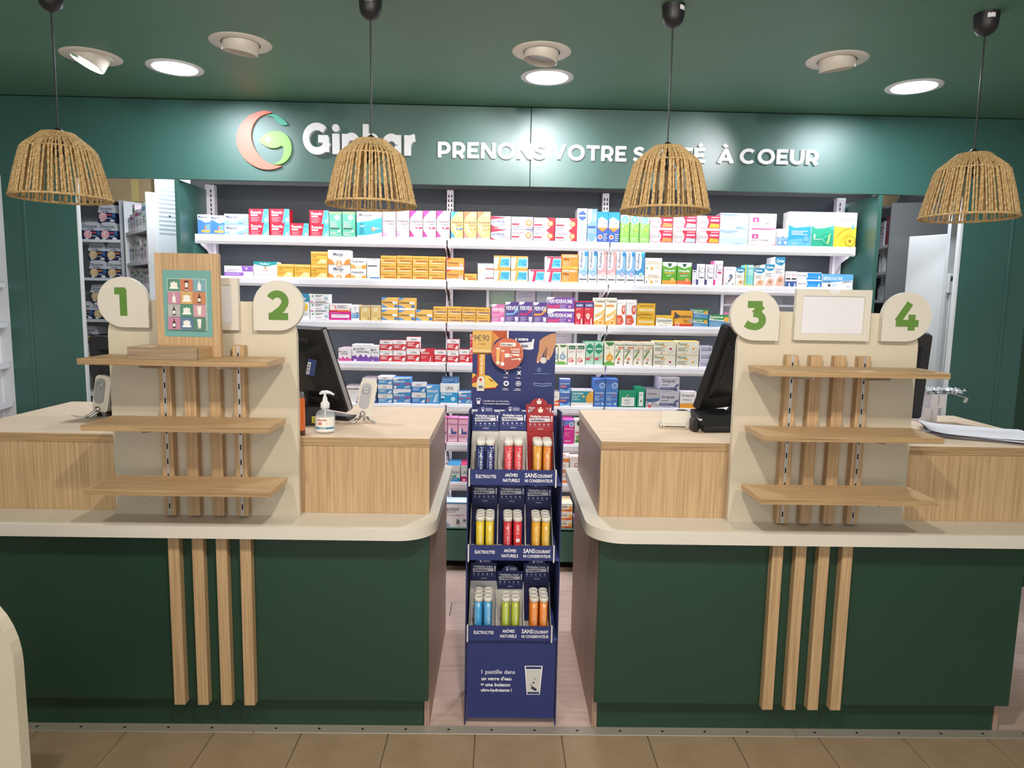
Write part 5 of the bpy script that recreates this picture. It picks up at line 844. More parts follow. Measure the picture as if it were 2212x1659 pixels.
for i in range(12):
    cx, cy = i % 3, i//3; x0 = .1+cx*.2655; y1 = .868-cy*.191; x1 = x0+.258; y0 = y1-.184; art.append(('r', x0, y0, x1, y1, cols[i])); mx = (x0+x1)/2
    k = kinds[i]; W_ = 'ece9e2'; D_ = '4a2a2c'
    if k == 'j': art += [('r', mx-.07, y0+.045, mx+.07, y0+.13, W_), ('r', mx-.09, y0+.035, mx+.09, y0+.06, 'f6f4ee'), ('p', W_, [mx-.03, y0+.13, mx+.03, y0+.13, mx, y0+.148])]
    elif k == 't': art += [('p', D_ if i == 1 else W_, [mx-.045, y0+.16, mx+.045, y0+.16, mx+.026, y0+.02, mx-.026, y0+.02]), ('r', mx-.028, y0+.06, mx+.028, y0+.13, W_), ('r', mx-.03, y0+.015, mx+.03, y0+.035, 'c9c0b4')]
    else: c2 = W_ if k == 'p' and i == 3 or i == 2 else (D_ if k in 'pb' else '3a3a38'); art += [('p', c2, [mx-.035, y0+.02, mx+.035, y0+.02, mx+.035, y0+.1, mx+.01, y0+.13, mx+.008, y0+.165, mx-.008, y0+.165, mx-.01, y0+.13, mx-.035, y0+.1]), ('r', mx-.028, y0+.04, mx+.028, y0+.09, W_)]
po = link('leaflet', carton(PW, PH, .0006, '6fa5a0', art), None, (-.978, 2.199, 1.366), (0, 0, 0)); tag(po, 'teal laminated leaflet with twelve coloured product squares on the oak tester board', 'leaflet')

# ------------------------------------------------------------------ cardboard floor display with tablet tubes
NV = '29336e'; NV2 = '212a60'
fd = thing('floor_display', 'navy blue cardboard floor display between the two counters', 'display stand', (0, 0, 0))
FX0, FX1, FYF, FYB = -.106, .219, 2.302, 2.55
for x, s in ((FX0, 1), (FX1-.004, 1)):
    m = MB(); m.prism([(FYF, 0), (FYF+.055, 0), (FYF+.075, .05), (FYB, .05), (FYB, 1.1), (FYF+.09, 1.115), (FYF+.008, 1.035)], x, x+.004, 'x', NV2)
    m.build('side_wall', 'matte', fd)
def flat_print(w_, h_, body, art, loc, name, mat='matte', d=.003, par=None, rx=0, res=2):
    me = carton(w_, h_, d, body, art, res=res); me.materials.clear(); me.materials.append(MT[mat]); o = link(name, me, par, loc, (rx, 0, 0)); return o
lowart = [('t', '1 pastille dans', .165, .555, .05, .48, 'f2f0f6', .01), ('t', "un verre d'eau", .165, .475, .042, .48, 'f2f0f6', .06), ('t', '= une boisson', .16, .40, .042, .48, 'f2f0f6', .06), ('t', 'ultra-hydratante !', .16, .335, .036, .48, 'f2f0f6', .06),
          ('p', 'f2f0f6', [.655, .66, .86, .66, .835, .30, .685, .30]), ('p', NV2, [.668, .65, .847, .65, .845, .62, .67, .62]), ('p', 'cfcdc8', [.672, .61, .843, .61, .828, .335, .69, .335]), ('p', '23264a', [.73, .38, .79, .345, .80, .37, .745, .41]), ('c', .76, .45, .012, '4a4a55'), ('c', .735, .42, .008, '4a4a55'), ('c', .775, .50, .007, '4a4a55'), ('p', NV2, [.69, .335, .828, .335, .826, .312, .695, .312])]
flat_print(FX1-FX0-.016, .30, NV, lowart, ((FX0+FX1)/2, FYF+.006, .025), 'lower_front', par=fd)
tierz = [.885, .620, .330]
for z in tierz:
    a = [('t', 'ÉLECTROLYTES', .065, .45, .2, .24, 'f4f2f8', .045), ('t', 'ARÔMES', .41, .56, .2, .15, 'f4f2f8', .045), ('t', 'NATURELS', .385, .22, .2, .2, 'f4f2f8', .045), ('t', 'SANS', .645, .53, .27, .14, 'f4f2f8', .045), ('t', 'COLORANT', .79, .53, .2, .18, 'f4f2f8', .06), ('t', 'NI CONSERVATEUR', .645, .22, .19, .33, 'f4f2f8', .04)]
    lp = flat_print(.286, .053, NV, a, (.049, 2.294, z-.008), 'shelf_lip', par=fd)
    for x in (-.0975, .1955): onebox('lip_end', (x-.0022, 2.2915, z-.014, x+.0022, 2.30, z+.046), 'matte', lp, 0, 'dcdad6', loc=(-.049, -2.294, -(z-.008)))
    onebox('tray_shelf', (FX0+.0045, FYF+.002, z-.012, FX1-.0045, FYB, z-.004), 'matte', fd, 0, '3c4888')
    onebox('tray_back', (FX0+.0045, FYB-.008, z-.004, FX1-.0045, FYB-.002, z+.19), 'matte', fd, 0, '20265a')
# header board (the flat print carries a picture)
U = lambda x: (x-280)/838; V = lambda y: (838-y)/766
def PP(c, *q): return ('p', c, [f(v) for i in range(0, len(q), 2) for f, v in ((U, q[i]), (V, q[i+1]))])
def RR(c, x0, y0, x1, y1): return ('r', U(x0), V(y1), U(x1), V(y0), c)
def TT(s, x, y, hh, wm, c, b): return ('t', s, U(x), V(y), hh/766, wm/838, c, b)
SK = 'c58e6c'
hart = [PP('d9904a', 280, 300, 280, 72, 640, 72, 600, 110, 500, 180, 470, 300), PP('b9502c', 470, 72, 640, 72, 640, 140, 560, 150),
 TT('z votre', 705, 163, 30, 160, 'f4f2f8', .08), PP('e4e2ea', 715, 190, 895, 172, 893, 236, 870, 250, 730, 243), TT('ion', 775, 228, 34, 80, '2a2c5a', .07), PP('f4f2f8', 880, 150, 902, 146, 892, 215, 880, 215), ('c', U(883), V(232), .016, 'f4f2f8'),
 PP(SK, 1118, 85, 1118, 195, 1085, 300, 1055, 345, 1020, 335, 1035, 240, 1015, 200, 1040, 130), PP(SK, 1060, 95, 1118, 85, 1060, 190, 1025, 215, 1005, 260, 975, 340, 950, 378, 932, 375, 930, 335, 950, 250, 955, 160, 990, 130), PP('a5704f', 1018, 215, 1032, 225, 1018, 300, 1008, 330, 1002, 300),
 PP('e6c4ae', 932, 355, 945, 350, 945, 376, 934, 375), PP('e6c4ae', 1038, 322, 1050, 318, 1050, 345, 1040, 345), ('c', U(998), V(350), .040, 'd6d2d0'),
 PP('56699c', 935, 420, 975, 420, 975, 460, 935, 465), PP('5a70a8', 905, 478, 990, 472, 1080, 476, 1080, 482, 905, 486), PP('7f93c4', 900, 566, 990, 574, 1085, 566, 1080, 596, 990, 606, 905, 596), PP(NV, 910, 574, 990, 582, 1078, 574, 1072, 588, 990, 597, 912, 590),
 PP('e3b84c', 280, 490, 300, 485, 330, 510, 330, 625, 280, 615), PP('a5362c', 275, 540, 315, 500, 330, 520, 328, 570, 280, 585), PP('b93a30', 405, 500, 450, 505, 545, 590, 520, 628, 410, 640), PP('e9c65c', 405, 500, 452, 508, 543, 590, 515, 618, 405, 628), PP('8f4a2a', 440, 530, 475, 545, 505, 572, 470, 560),
 RR('b8472c', 330, 300, 355, 560), RR('dca348', 350, 300, 408, 560), ('w', 'Hydratis', U(362), V(305), 185/766, 32/838, 'f4e4c4', .02), PP('ddd6cc', 328, 655, 402, 655, 408, 560, 400, 520, 370, 510, 340, 522, 328, 560), ('c', U(368), V(545), .032, 'f2ece2'), ('c', U(366), V(545), .02, 'c4442f'), RR('6a6a70', 346, 605, 388, 628),
 TT('Effort', 725, 408, 10, 55, 'eceaf4', .05), TT('physique', 718, 424, 10, 66, 'eceaf4', .05), TT('Fatigue', 598, 524, 10, 56, 'eceaf4', .05), TT('Voyage', 722, 526, 10, 54, 'eceaf4', .05), TT('Chaleur', 592, 630, 10, 60, 'eceaf4', .05), TT('& canicule', 586, 644, 10, 72, 'eceaf4', .05), TT('Système', 718, 632, 10, 62, 'eceaf4', .05), TT('immunitaire', 702, 646, 10, 88, 'eceaf4', .05),
 PP('eceaf4', 605, 450, 622, 448, 624, 460, 607, 462), PP('eceaf4', 610, 490, 630, 465, 652, 462, 636, 480, 645, 495, 625, 480), PP('eceaf4', 725, 495, 745, 475, 728, 458, 750, 462, 775, 450, 765, 475, 772, 498, 755, 485), ('c', U(625), V(577), .034, 'eceaf4'), ('c', U(625), V(577), .016, NV), ('c', U(748), V(577), .034, 'eceaf4'), ('c', U(748), V(577), .026, NV), ('c', U(748), V(577), .015, 'eceaf4'), PP('eceaf4', 740, 355, 770, 350, 765, 375, 745, 372),
 PP('eceaf4', 326, 725, 370, 725, 362, 782, 334, 782), PP(NV, 331, 730, 365, 730, 362, 748, 334, 748), TT("1 pastille dans un verre d'eau", 392, 756, 15, 352, 'eceaf4', .02), TT('= une boisson ultra-hydratante !', 392, 781, 14, 352, 'eceaf4', .05), TT('Hydratis', 905, 768, 22, 142, 'eceaf4', .02)]
hd = flat_print(.304, .292, NV, hart, (.0505, 2.545, 1.095), 'header_board', par=fd)
onebox('board_edge', (-.152, -.0015, .292, .152, .003, .2935), 'matte', hd, 0, 'd8d6d8')
pc = flat_print(.070, .078, 'd9a848', [('r', 0, 0, 1, .17, 'e2bd74'), ('t', '9€90', .05, .55, .27, .82, '4a3a20', .0), ('t', "l'unité", .33, .36, .09, .4, '6a5426', .0), ('r', 0, .17, 1, .19, 'c4933c')], (-.117, -.012, .212), 'price_card', par=hd, mat='gloss')
m = MB(); q = circ(0, 0, .0575, 40); m.prism(q, -.0012, .0, col='c9592c'); L = [0]
def dp_(c, pts): L[0] += 1; m.poly([(a, -.0013-.0002*L[0], b) for a, b in pts], c)
def dt(s, x, z, h_, wm, c, b):
    vs, fs, tw = words(s, b, 2); sx = min(h_, wm/tw); L[0] += 1; m.quadmesh([(x+a*sx, -.0013-.0002*L[0], z+b_*h_) for a, b_ in vs], fs, c)
dp_('b8452a', circ(0, 0, .056, 24, 190, 350)); dp_('f2ece4', [(-.027, .028), (.029, .028), (.029, .041), (-.027, .041)]); dt('Nouveau', -.024, .0305, .008, .051, '3a2a2a', .07)
dt('À BOIRE', .011, .014, .006, .036, 'f6e6d4', .07); dp_('8f2f24', [(.010, .003), (.050, .004), (.050, .012), (.010, .011)]); dt('CHAUD', .014, .0048, .006, .034, 'f8f0e8', .07); dp_('f2ece4', [(.018, -.004), (.042, -.007), (.043, -.001), (.019, .001)])
dp_('e6b04a', [(-.040, -.035), (-.030, -.038), (-.028, .018), (-.040, .018)]); dp_('f4efe6', [(-.041, .018), (-.027, .018), (-.027, .022), (-.041, .022)]); dp_('d9733c', [(-.023, -.044), (-.013, -.044), (-.012, .008), (-.022, .010)]); dp_('f4efe6', [(-.023, .010), (-.011, .009), (-.011, .013), (-.023, .014)])
dp_('ece6da', [(-.010, -.012), (.004, -.012), (.007, .002), (-.010, .002)]); dp_('ece6da', circ(.010, -.006, .006, 12)); dp_('c25a30', circ(.010, -.006, .0035, 12)); dp_('f2dcae', circ(-.034, -.032, .007, 12)); dp_('f4efe6', circ(-.018, -.036, .007, 12)); dp_('e8d2c0', [(.014, -.022), (.040, -.018), (.040, -.014), (.014, -.018)]); dp_('ecd2b8', circ(.044, -.018, .005, 10))
dc = m.build('round_price_disc', 'gloss', hd, (-.024, -.030, .2095))
m = MB(); m.box(-.0028, .0, .040, .0028, .0008, .082, col='e4e4ea'); m.box(-.0055, -.0022, .038, .0055, .0022, .050, col='c9cdd6'); m.tube([(0, .0006, .081), (0, .014, .086), (0, .029, .083)], .0022, 6, col='e4e4ea'); m.build('hanging_strip', 'gloss', dc, (0, .002, 0))
# printed counter cartons inside the display: floor, sloping sides, back with domed crest
def tray_carton(x0, x1, z, navy_back, crest, cc, low=0, crest2=False):
    t = thing('tube_tray', None, None, (0, 0, 0)); w_ = x1-x0; W_ = 'd8d4cf'; m = MB(); y0, y1 = 2.306, 2.432
    m.box(x0, y0, z-.003, x1, y1, z-.0015, col=W_)
    for xa in (x0, x1-.0012):
        m.prism([(y0, z-.0015), (y1, z-.0015), (y1, z+.15), (y0+.03, z+.055), (y0, z+.04)], xa, xa+.0012, 'x', W_)
    m.box(x0, y0, z-.0015, x1, y0+.001, z+.028, col=W_)
    m.box(x0+.0013, y1, z-.0015, x1-.0013, y1+.0012, z+.152, col=cc if navy_back else W_)
    if navy_back: m.prism([(x0+.003, z+.152), (x1-.003, z+.152), (x1-.003, z+.075), (x1-.02, z+.062), (x0+.02, z+.062), (x0+.003, z+.075)][::-1], y1-.002, y1-.001, col='1e2452' if cc == NV2 else cc)
    m.build('tray', 'matte', t)
    def crestp(y, dz, dx):
        c = MB(); a, b = x0+.001+dx, x1-.001+dx; zc = z+.152+dz; o_ = [(a, zc), (b, zc), (b, zc+.068), (b-.016, zc+.068)]+[((a+b)/2+.031*cos(radians(q)), zc+.066+.024*sin(radians(q))) for q in range(10, 171, 10)]+[(a+.016, zc+.068), (a, zc+.068)]
        c.prism(o_, y, y+.0012, col=cc); k = [0]
        def tx(s, x, zz, hh, wm, col, bold):
            vs, fs, tw = words(s, bold, 2); sx = min(hh, wm/tw); k[0] += 1; c.quadmesh([(a+x*w_+vx*sx, y-.0003-.0001*k[0], zc+zz+vz*hh) for vx, vz in vs], fs, col)
        c.poly([(a+.09*w_, y-.0002, zc+.033), (a+.86*w_, y-.0002, zc+.036), (a+.86*w_, y-.0002, zc+.048), (a+.07*w_, y-.0002, zc+.047)], 'dcd9e2')
        tx('Multipliez votre', .11, .0505, .0075, .76*w_, 'eceaf4', .07); tx('hydratation', .13, .0375, .0075, .7*w_, '23264a', .08); tx('!', .89, .037, .019, .1, 'eceaf4', .08); tx('Hydratis', .4, .008, .004, .24*w_, 'eceaf4', .03)
        for q in range(5): c.poly([(a+(.12+.17*q)*w_+.003*cos(g), y-.0003, zc+.026+.003*sin(g)) for g in [2*pi*e/8 for e in range(8)]], 'c9c8e0'); c.poly([(a+(.08+.17*q)*w_, y-.0003, zc+.018), (a+(.19+.17*q)*w_, y-.0003, zc+.018), (a+(.19+.17*q)*w_, y-.0003, zc+.0195), (a+(.08+.17*q)*w_, y-.0003, zc+.0195)], '8f90b4')
        mx = (a+b)/2
        if cc == NV2 or cc == NV:
            c.poly([(mx-.016, y-.0003, zc+.083), (mx-.006, y-.0003, zc+.083), (mx-.008, y-.0003, zc+.069), (mx-.014, y-.0003, zc+.069)], 'dcd9e6'); c.poly([(mx-.0145, y-.0004, zc+.081), (mx-.0075, y-.0004, zc+.081), (mx-.008, y-.0004, zc+.077), (mx-.014, y-.0004, zc+.077)], cc)
            for q in range(3): c.poly([(mx-.002, y-.0003, zc+.079-.004*q), (mx+.022, y-.0003, zc+.079-.004*q), (mx+.022, y-.0003, zc+.081-.004*q), (mx-.002, y-.0003, zc+.081-.004*q)], 'b8b8d8')
        else:
            c.poly([(mx-.007, y-.0003, zc+.069), (mx+.007, y-.0003, zc+.069), (mx+.009, y-.0003, zc+.081), (mx-.009, y-.0003, zc+.081)], 'f0e4dc'); c.poly([(mx-.003, y-.0003, zc+.082), (mx+.003, y-.0003, zc+.082), (mx+.003, y-.0003, zc+.088), (mx-.003, y-.0003, zc+.088)], 'f0e4dc')
        c.build('printed_crest', 'matte', t)
    if crest: crestp(2.428, low, 0)
    if crest2: crestp(2.455, low+.026, -.004)
    return t
cx = [(-.0945, .0005), (.0015, .0975), (.0985, .1935)]
TB = {}
def tube_mesh(col, col2, tc, face, dot):
    key = (col, face, dot)
    if key in TB: return TB[key]
    m = MB(); r = .0143; n = 24; H = .126; m.lathe([(r-.001, 0), (r, .0015), (r, H), (r-.001, H)], 0, 0, n, col)
    L = [0]
    def wrap(pts, c, f=None, off=0):
        L[0] += 1; rr = r+.0003+.00008*L[0]; vs = [(rr*sin(u/r+off), -rr*cos(u/r+off), z) for u, z in pts]; m.quadmesh(vs, f or [tuple(range(len(pts)))], c)
    def strip(u0, u1, z0, z1, c, off=0, k=6):
        for i in range(k): a, b = u0+(u1-u0)*i/k, u0+(u1-u0)*(i+1)/k; wrap([(a, z0), (b, z0), (b, z1), (a, z1)], c, None, off); L[0] -= 1
        L[0] += 1
    if col2: strip(-.002, .0225, .002, H-.002, col2, .9, 8)
    o = .12 if face == 0 else -.9 if face == 2 else .0
    if face != 1:
        vs, fs, tw = words('Hydratis', .0, 3); s = .076/tw; wrap([(vy*.0115-.0022, .118-vx*s) for vx, vy in vs], tc, fs, o)
        vs, fs, tw = words('Optimise l’hydratation', .0, 1); s = .066/tw; wrap([(vy*.0030-.0098, .112-vx*s) for vx, vy in vs], tc, fs, o)
        strip(-.0085, .0085, .002, .020, 'ece6da', .1); wrap([(.0065*cos(t), .0245+.0075*sin(t)-.004) for t in [2*pi*i/12 for i in range(12)]], 'ece6da', None, .1); wrap([(.005*cos(t), .018+.005*sin(t)) for t in [2*pi*i/10 for i in range(10)]], dot, None, .1)
    else:
        for i in range(9): strip(-.006, .006 if i % 3 else .002, .100-.004*i+.012, .1014-.004*i+.012, tc, 0, 3)
        for q in range(4): wrap([(.0042*cos(q*pi/2+.78)+.0035*cos(t), .058+.0042*sin(q*pi/2+.78)+.0035*sin(t)) for t in [2*pi*i/10 for i in range(10)]], 'f2ece4')
        for i in range(6): strip(-.006, .004, .040-.004*i, .0412-.004*i, tc, 0, 3)
    body = m.mesh('tablet_tube', 'gloss'); c = MB(); c.lathe([(.0148, .124), (.0158, .1245), (.0158, .1375), (.0150, .139), (.0125, .139), (.012, .1378), (0.0005, .1378)], 0, 0, 24, 'e9e4da'); cap = c.mesh('cap', 'gloss')
    TB[key] = (body, cap); return TB[key]
def put_tubes(tier, ci, rows, front, label, group, cap_low=0, off=0):
    """rows: how many tubes stand behind each other in the left and right file"""
    z = tierz[tier]+.0
    x0, x1 = cx[ci]; xs_ = [x0+.033+off, x0+.0665+off]
    for f in (0, 1):
        for k in range(rows[f]):
            me, cp = tube_mesh(*front[f]); y = 2.3265+.0325*k
            if y > 2.418: break
            o = link('tablet_tube', me, None, (xs_[f]+random.uniform(-.0006, .0006)+(.0035*k if ci == 2 and tier < 2 else 0)*(0), y, z-.0012), (0, 0, random.uniform(-.2, .2) if k else random.uniform(-.08, .08)))
            link('cap', cp, o)
            pos = ('front', 'second', 'third', 'rearmost')[k] if rows[f] > 1 else 'front'
            tag(o, '%s, %s tube in the %s file, %s tray' % (label, pos, ('left', 'right')[f], ('top', 'middle', 'bottom')[tier]), 'tube', group)
YB = 'f6ead0'
tray_specs = [
 (0, 0, False, NV, 0, False, (4, 4), [('28346e', None, 'e8e8f2', 0, 'c9cdd6')]*2, 'navy tablet tube with white cap', 0),
 (0, 1, False, NV, .003, False, (3, 4), [('d8444e', 'c23a48', 'f6dcdc', 0, 'c4402f')]*2, 'coral red tablet tube with white cap', .0),
 (0, 2, True, 'a3282c', 0, True, (4, 4), [('dc9a32', 'c8862c', YB, 0, 'b04a2c'), ('d8802c', 'b8431f', YB, 0, 'b83a24')], 'amber tablet tube with white cap', .002),
 (1, 0, True, NV2, 0, False, (4, 3), [('dcc02c', 'c9ac28', 'f4ecb4', 0, '7a6a3a')]*2, 'yellow tablet tube with white cap', .002),
 (1, 1, True, NV2, 0, False, (4, 4), [('c4283a', 'a8202f', 'f2d4d4', 0, '5a3038'), ('d0333f', None, 'f2c4c4', 1, '5a3038')], 'crimson tablet tube with white cap', .002),
 (1, 2, True, NV2, -.004, False, (4, 3), [('dca02c', 'b8962c', 'f6e4b4', 0, '7a8a3a'), ('dca62c', '8fa03a', 'f6e4b4', 0, '7a8a3a')], 'golden tablet tube with pineapple leaves', .003),
 (2, 0, False, NV2, 0, False, (3, 3), [('3f9ad0', '2f86bc', 'dceef8', 2, '5a4a44'), ('3f9ad0', '2f86bc', 'dceef8', 0, '5a4a44')], 'sky blue tablet tube with white cap', .0),
 (2, 1, False, NV2, -.03, False, (2, 2), [('a9b82f', '8f9f28', 'f0f2d0', 0, '7a5a3a'), ('a9b82f', '8f9f28', 'f0f2d0', 0, '7a5a3a')], 'lime green tablet tube with white cap', .0),
 (2, 2, True, NV2, 0, False, (4, 4), [('e8822a', 'cf6a1f', 'f8e0c4', 0, 'a0402a')]*2, 'orange tablet tube with white cap', .002),
]
for tier, ci, nb, cc, low, c2, rows, front, lab, off in tray_specs:
    t = tray_carton(cx[ci][0], cx[ci][1], tierz[tier], nb, True, cc, low, c2)
    cn = 'red' if cc == 'a3282c' else 'navy'
    tag(t, '%s crested carton tray, %s of the %s tier of the floor display' % (cn, ('left', 'centre', 'right')[ci], ('top', 'middle', 'bottom')[tier]), 'tray', 'carton trays in the floor display')
    put_tubes(tier, ci, rows, front, lab, 'effervescent tablet tubes in the floor display', off=off)

# ------------------------------------------------------------------ things on the worktops
def rbox2(w_, h_, r, n=5):
    return [(sx*(w_/2-r)+r*cos(radians(a)), sz*(h_/2-r)+r*sin(radians(a))) for sx, sz, a0 in ((1, 1, 0), (-1, 1, 90), (-1, -1, 180), (1, -1, 270)) for a in [a0+90*i/n for i in range(n+1)]]
def monitor(label, O, th, phi, W_, H_, style, edge='black'):
    t = thing('monitor', label, 'monitor', (O[0], O[1], WT), 0); t.rotation_euler = (0, 0, th); z0 = O[2]-WT
    Mx = Matrix.Translation((0, 0, z0)) @ Matrix.Rotation(phi, 4, 'X')
    m = MB(); m.prism([(a, b+H_/2) for a, b in rbox2(W_, H_, .012)], -.014, .016); m.xf(Mx); m.build('bezel', 'black', t)
    m = MB(); m.box(-W_/2+.014, .0163, .014, W_/2-.014, .0170, H_-.014); m.xf(Mx); m.build('screen', 'blackgloss', t)
    m = MB(); a, b, c, d = W_/2-.03, .05, H_-.05, .0; k = .62 if style != 'ribs' else .97; rd = .05 if style != 'ribs' else .034
    v = [(-a, -.014, b), (a, -.014, b), (a, -.014, c), (-a, -.014, c), (-a*k, -rd, b+.05), (a*k, -rd, b+.05), (a*k, -rd, c-.03), (-a*k, -rd, c-.03)]
    m.quadmesh(v, [(0, 1, 5, 4), (1, 2, 6, 5), (2, 3, 7, 6), (3, 0, 4, 7), (4, 5, 6, 7)]); m.xf(Mx); m.build('rear_shell', 'black', t)
    m = MB()
    if style == 'ribs':
        for i in range(20): z = .105+i*(H_-.19)/20; m.box(-W_/2+.044, -.0365, z, -W_/2+.19, -.0335, z+.0036)
        for i in range(8): x = -W_/2+.16+i*.012; m.box(x, -.0175, H_-.07, x+.003, -.0135, H_-.02)
    else:
        for i in range(16): x = W_/2-.16+i*.008; m.box(x-.06, -.0175, H_-.075+.0012*i, x-.0575, -.0135, H_-.035)
    m.xf(Mx); tag(m.build('vent_ribs', 'charcoal', t), kind='stuff')
    if edge == 'silver': m = MB(); m.box(W_/2-.001, -.006, .004, W_/2+.0012, .010, H_-.004); m.xf(Mx); m.build('trim_strip', 'silver', t)
    m = MB(); m.tube([(0, -.03, z0+.13), (0, -.02, .06), (0, .02, .012)], .016, 10); m.build('neck', 'black', t)
    m = MB(); m.prism(rbox2(.22, .17, .04), .0, .012, 'z'); m.build('stand_foot', 'black', t); return t
def corner_origin(px, py, Y, th, side, W_):
    p = at(px, py, Y); return Vector((p.x-side*W_/2*cos(th), p.y-side*W_/2*sin(th), p.z))
th = -radians(37); W_ = .42; O = corner_origin(757, 888, 2.60, th, 1, W_)
monitor('black monitor seen from behind, right of number 2, upright vent slots', O, th, radians(21), W_, .335, 'slots', 'silver')
th = radians(37); O = corner_origin(1502, 884, 2.62, th, -1, W_)
monitor('black monitor with horizontal ribbed back, left of number 3', O, th, radians(19), W_, .345, 'ribs')
O = corner_origin(217, 903, 2.70, 0, -1, .40); monitor('black monitor edge behind the left display, below number 1', O, radians(3), radians(6), .40, .325, 'slots')
O = corner_origin(1987, 902, 2.66, -.3, 1, .40); monitor('black monitor edge behind the right display, below number 4', O, -.3, radians(10), .40, .335, 'slots')
def lay(px, py, z=WT): return atz(px, py, z)
# health card reader standing left
def reader(label, px, py, rz, sc=1):
    p = lay(px, py); t = thing('card_reader', label, 'card reader', p, rz)
    Mx = Matrix.Translation((0, 0, .03)) @ Matrix.Rotation(radians(10), 4, 'Y')
    m = MB(); m.prism([(a, b+.065) for a, b in rbox2(.062, .14, .018)], -.016, .012); m.xf(Mx); m.build('housing', 'offwhite', t)
    m = MB(); m.prism([(a-.006, b+.075) for a, b in rbox2(.036, .095, .016)], -.022, -.0155); m.xf(Mx); m.build('silver_cover', 'silver', t)
    m = MB(); m.lathe([(.0135, -.0), (.0125, .003), (.009, .0035), (.0005, .002)], 0, 0, 20); m.xf(Matrix.Translation((-.006, -.0225, .095)) @ Matrix.Rotation(pi/2, 4, 'X')); m.xf(Mx); m.build('round_button', 'silver', t)
    m = MB(); m.prism([(a+.0, b+.07) for a, b in rbox2(.009, .10, .004)], -.0, .0005); m.xf(Matrix.Translation((.0315, -.002, 0)) @ Matrix.Rotation(pi/2, 4, 'Z')); m.xf(Mx); m.build('card_slot', 'silver', t)
    m = MB()
    for s in (-1, 1): m.tube([(s*.006, -.004, .03), (s*.018, -.018, .016), (s*.034, -.028, .0045), (s*.046, -.03, .0035)], [.006, .0055, .005, .0035], 8)
    m.tube([(0, 0, .034), (0, .02, .012), (0, .045, .004)], .005, 8); m.build('stand_feet', 'chrome', t)
    m = MB(); m.lathe([(.001, -.004), (.009, -.003), (.011, .002), (.007, .006), (.001, .007)], 0, 0, 14); m.xf(Matrix.Translation((-.004, -.022, .036)) @ Matrix.Rotation(pi/2, 4, 'X')); m.build('swivel_joint', 'chrome', t)
    m = MB(); m.tube([(-.008, -.02, .04), (-.022, -.022, .028), (-.03, -.024, .02)], [.0042, .004, .003], 8); m.tube([(-.03, -.024, .02), (-.055, -.026, .006), (-.09, -.01, .003), (-.14, .02, .003)], .0022, 6); m.build('cable', 'offwhite', t)
    return t
reader('upright white and silver card reader beside the sanitiser pump', 786, 912, .15)
r2 = reader('white card reader standing at the left end behind number 1', 222, 902, -.1)
# sanitiser
p = lay(703, 934); t = thing('sanitiser_bottle', 'clear pump bottle of hand gel with white label on left worktop', 'bottle', p)
prof = [(.028, .0), (.0335, .003), (.0345, .012), (.0345, .058), (.032, .068), (.024, .078), (.013, .083), (.0125, .09)]
m = MB(); m.lathe(prof, 0, 0, 28); m.build('bottle_body', 'clear', t)
m = MB(); m.lathe([(.0265, .003), (.0325, .006), (.0330, .012), (.0330, .055), (.030, .062), (.001, .062)], 0, 0, 28); m.build('gel', 'gel', t)
m = MB(); n = 20
for i in range(n):
    a0, a1 = -pi/2-1.25+2.5*i/n, -pi/2-1.25+2.5*(i+1)/n; r = .0349
    for z0, z1, c in ((.004, .013, 'e6e2da'), (.013, .020, '3f84a8'), (.020, .055, 'efe9df')): m.poly([(r*cos(a0), r*sin(a0), z0+.004), (r*cos(a1), r*sin(a1), z0+.004), (r*cos(a1), r*sin(a1), z1+.004), (r*cos(a0), r*sin(a0), z1+.004)], c)
def wl(s, u, z, h_, c, b=.03):
    vs, fs, tw = words(s, b, 2); R_ = .0353; m.quadmesh([(R_*sin((u+vx*h_)/R_), -R_*cos((u+vx*h_)/R_), z+vy*h_) for vx, vy in vs], fs, c)
wl('baccide', -.019, .046, .0075, 'a8422c', .06); wl('Gel mains', -.013, .0185, .004, 'f2f4f4', .04)
for i in range(4): m.poly([(.0353*sin((-.004+0)/.0353), -.0353, .040-.003*i), (.014, -.0325, .040-.003*i), (.014, -.0325, .0412-.003*i), (-.004, -.0353, .0412-.003*i)], '8a8a90')
m.poly([(-.0095+.0048*cos(q*pi/6), -.0347-.0006, .037+.0048*sin(q*pi/6)) for q in range(12)], 'd05a48'); m.build('label', 'gloss', t)
m = MB(); m.lathe([(.0135, .086), (.0155, .088), (.0155, .104), (.0125, .107), (.009, .112), (.007, .125), (.0045, .128), (.0045, .137), (.001, .137)], 0, 0, 20)
m.build('pump_collar', 'whitewall', t); m = MB(); m.lathe([(.0028, .02), (.0028, .09)], 0, 0, 8); m.build('dip_tube', 'whitewall', t)
m = MB(); m.tube([(-.018, -.003, .136), (-.01, -.001, .1415), (.008, 0, .143), (.02, .002, .140), (.031, .004, .133)], [.003, .0065, .0065, .0045, .003], 8); m.build('pump_nozzle', 'whitewall', t)
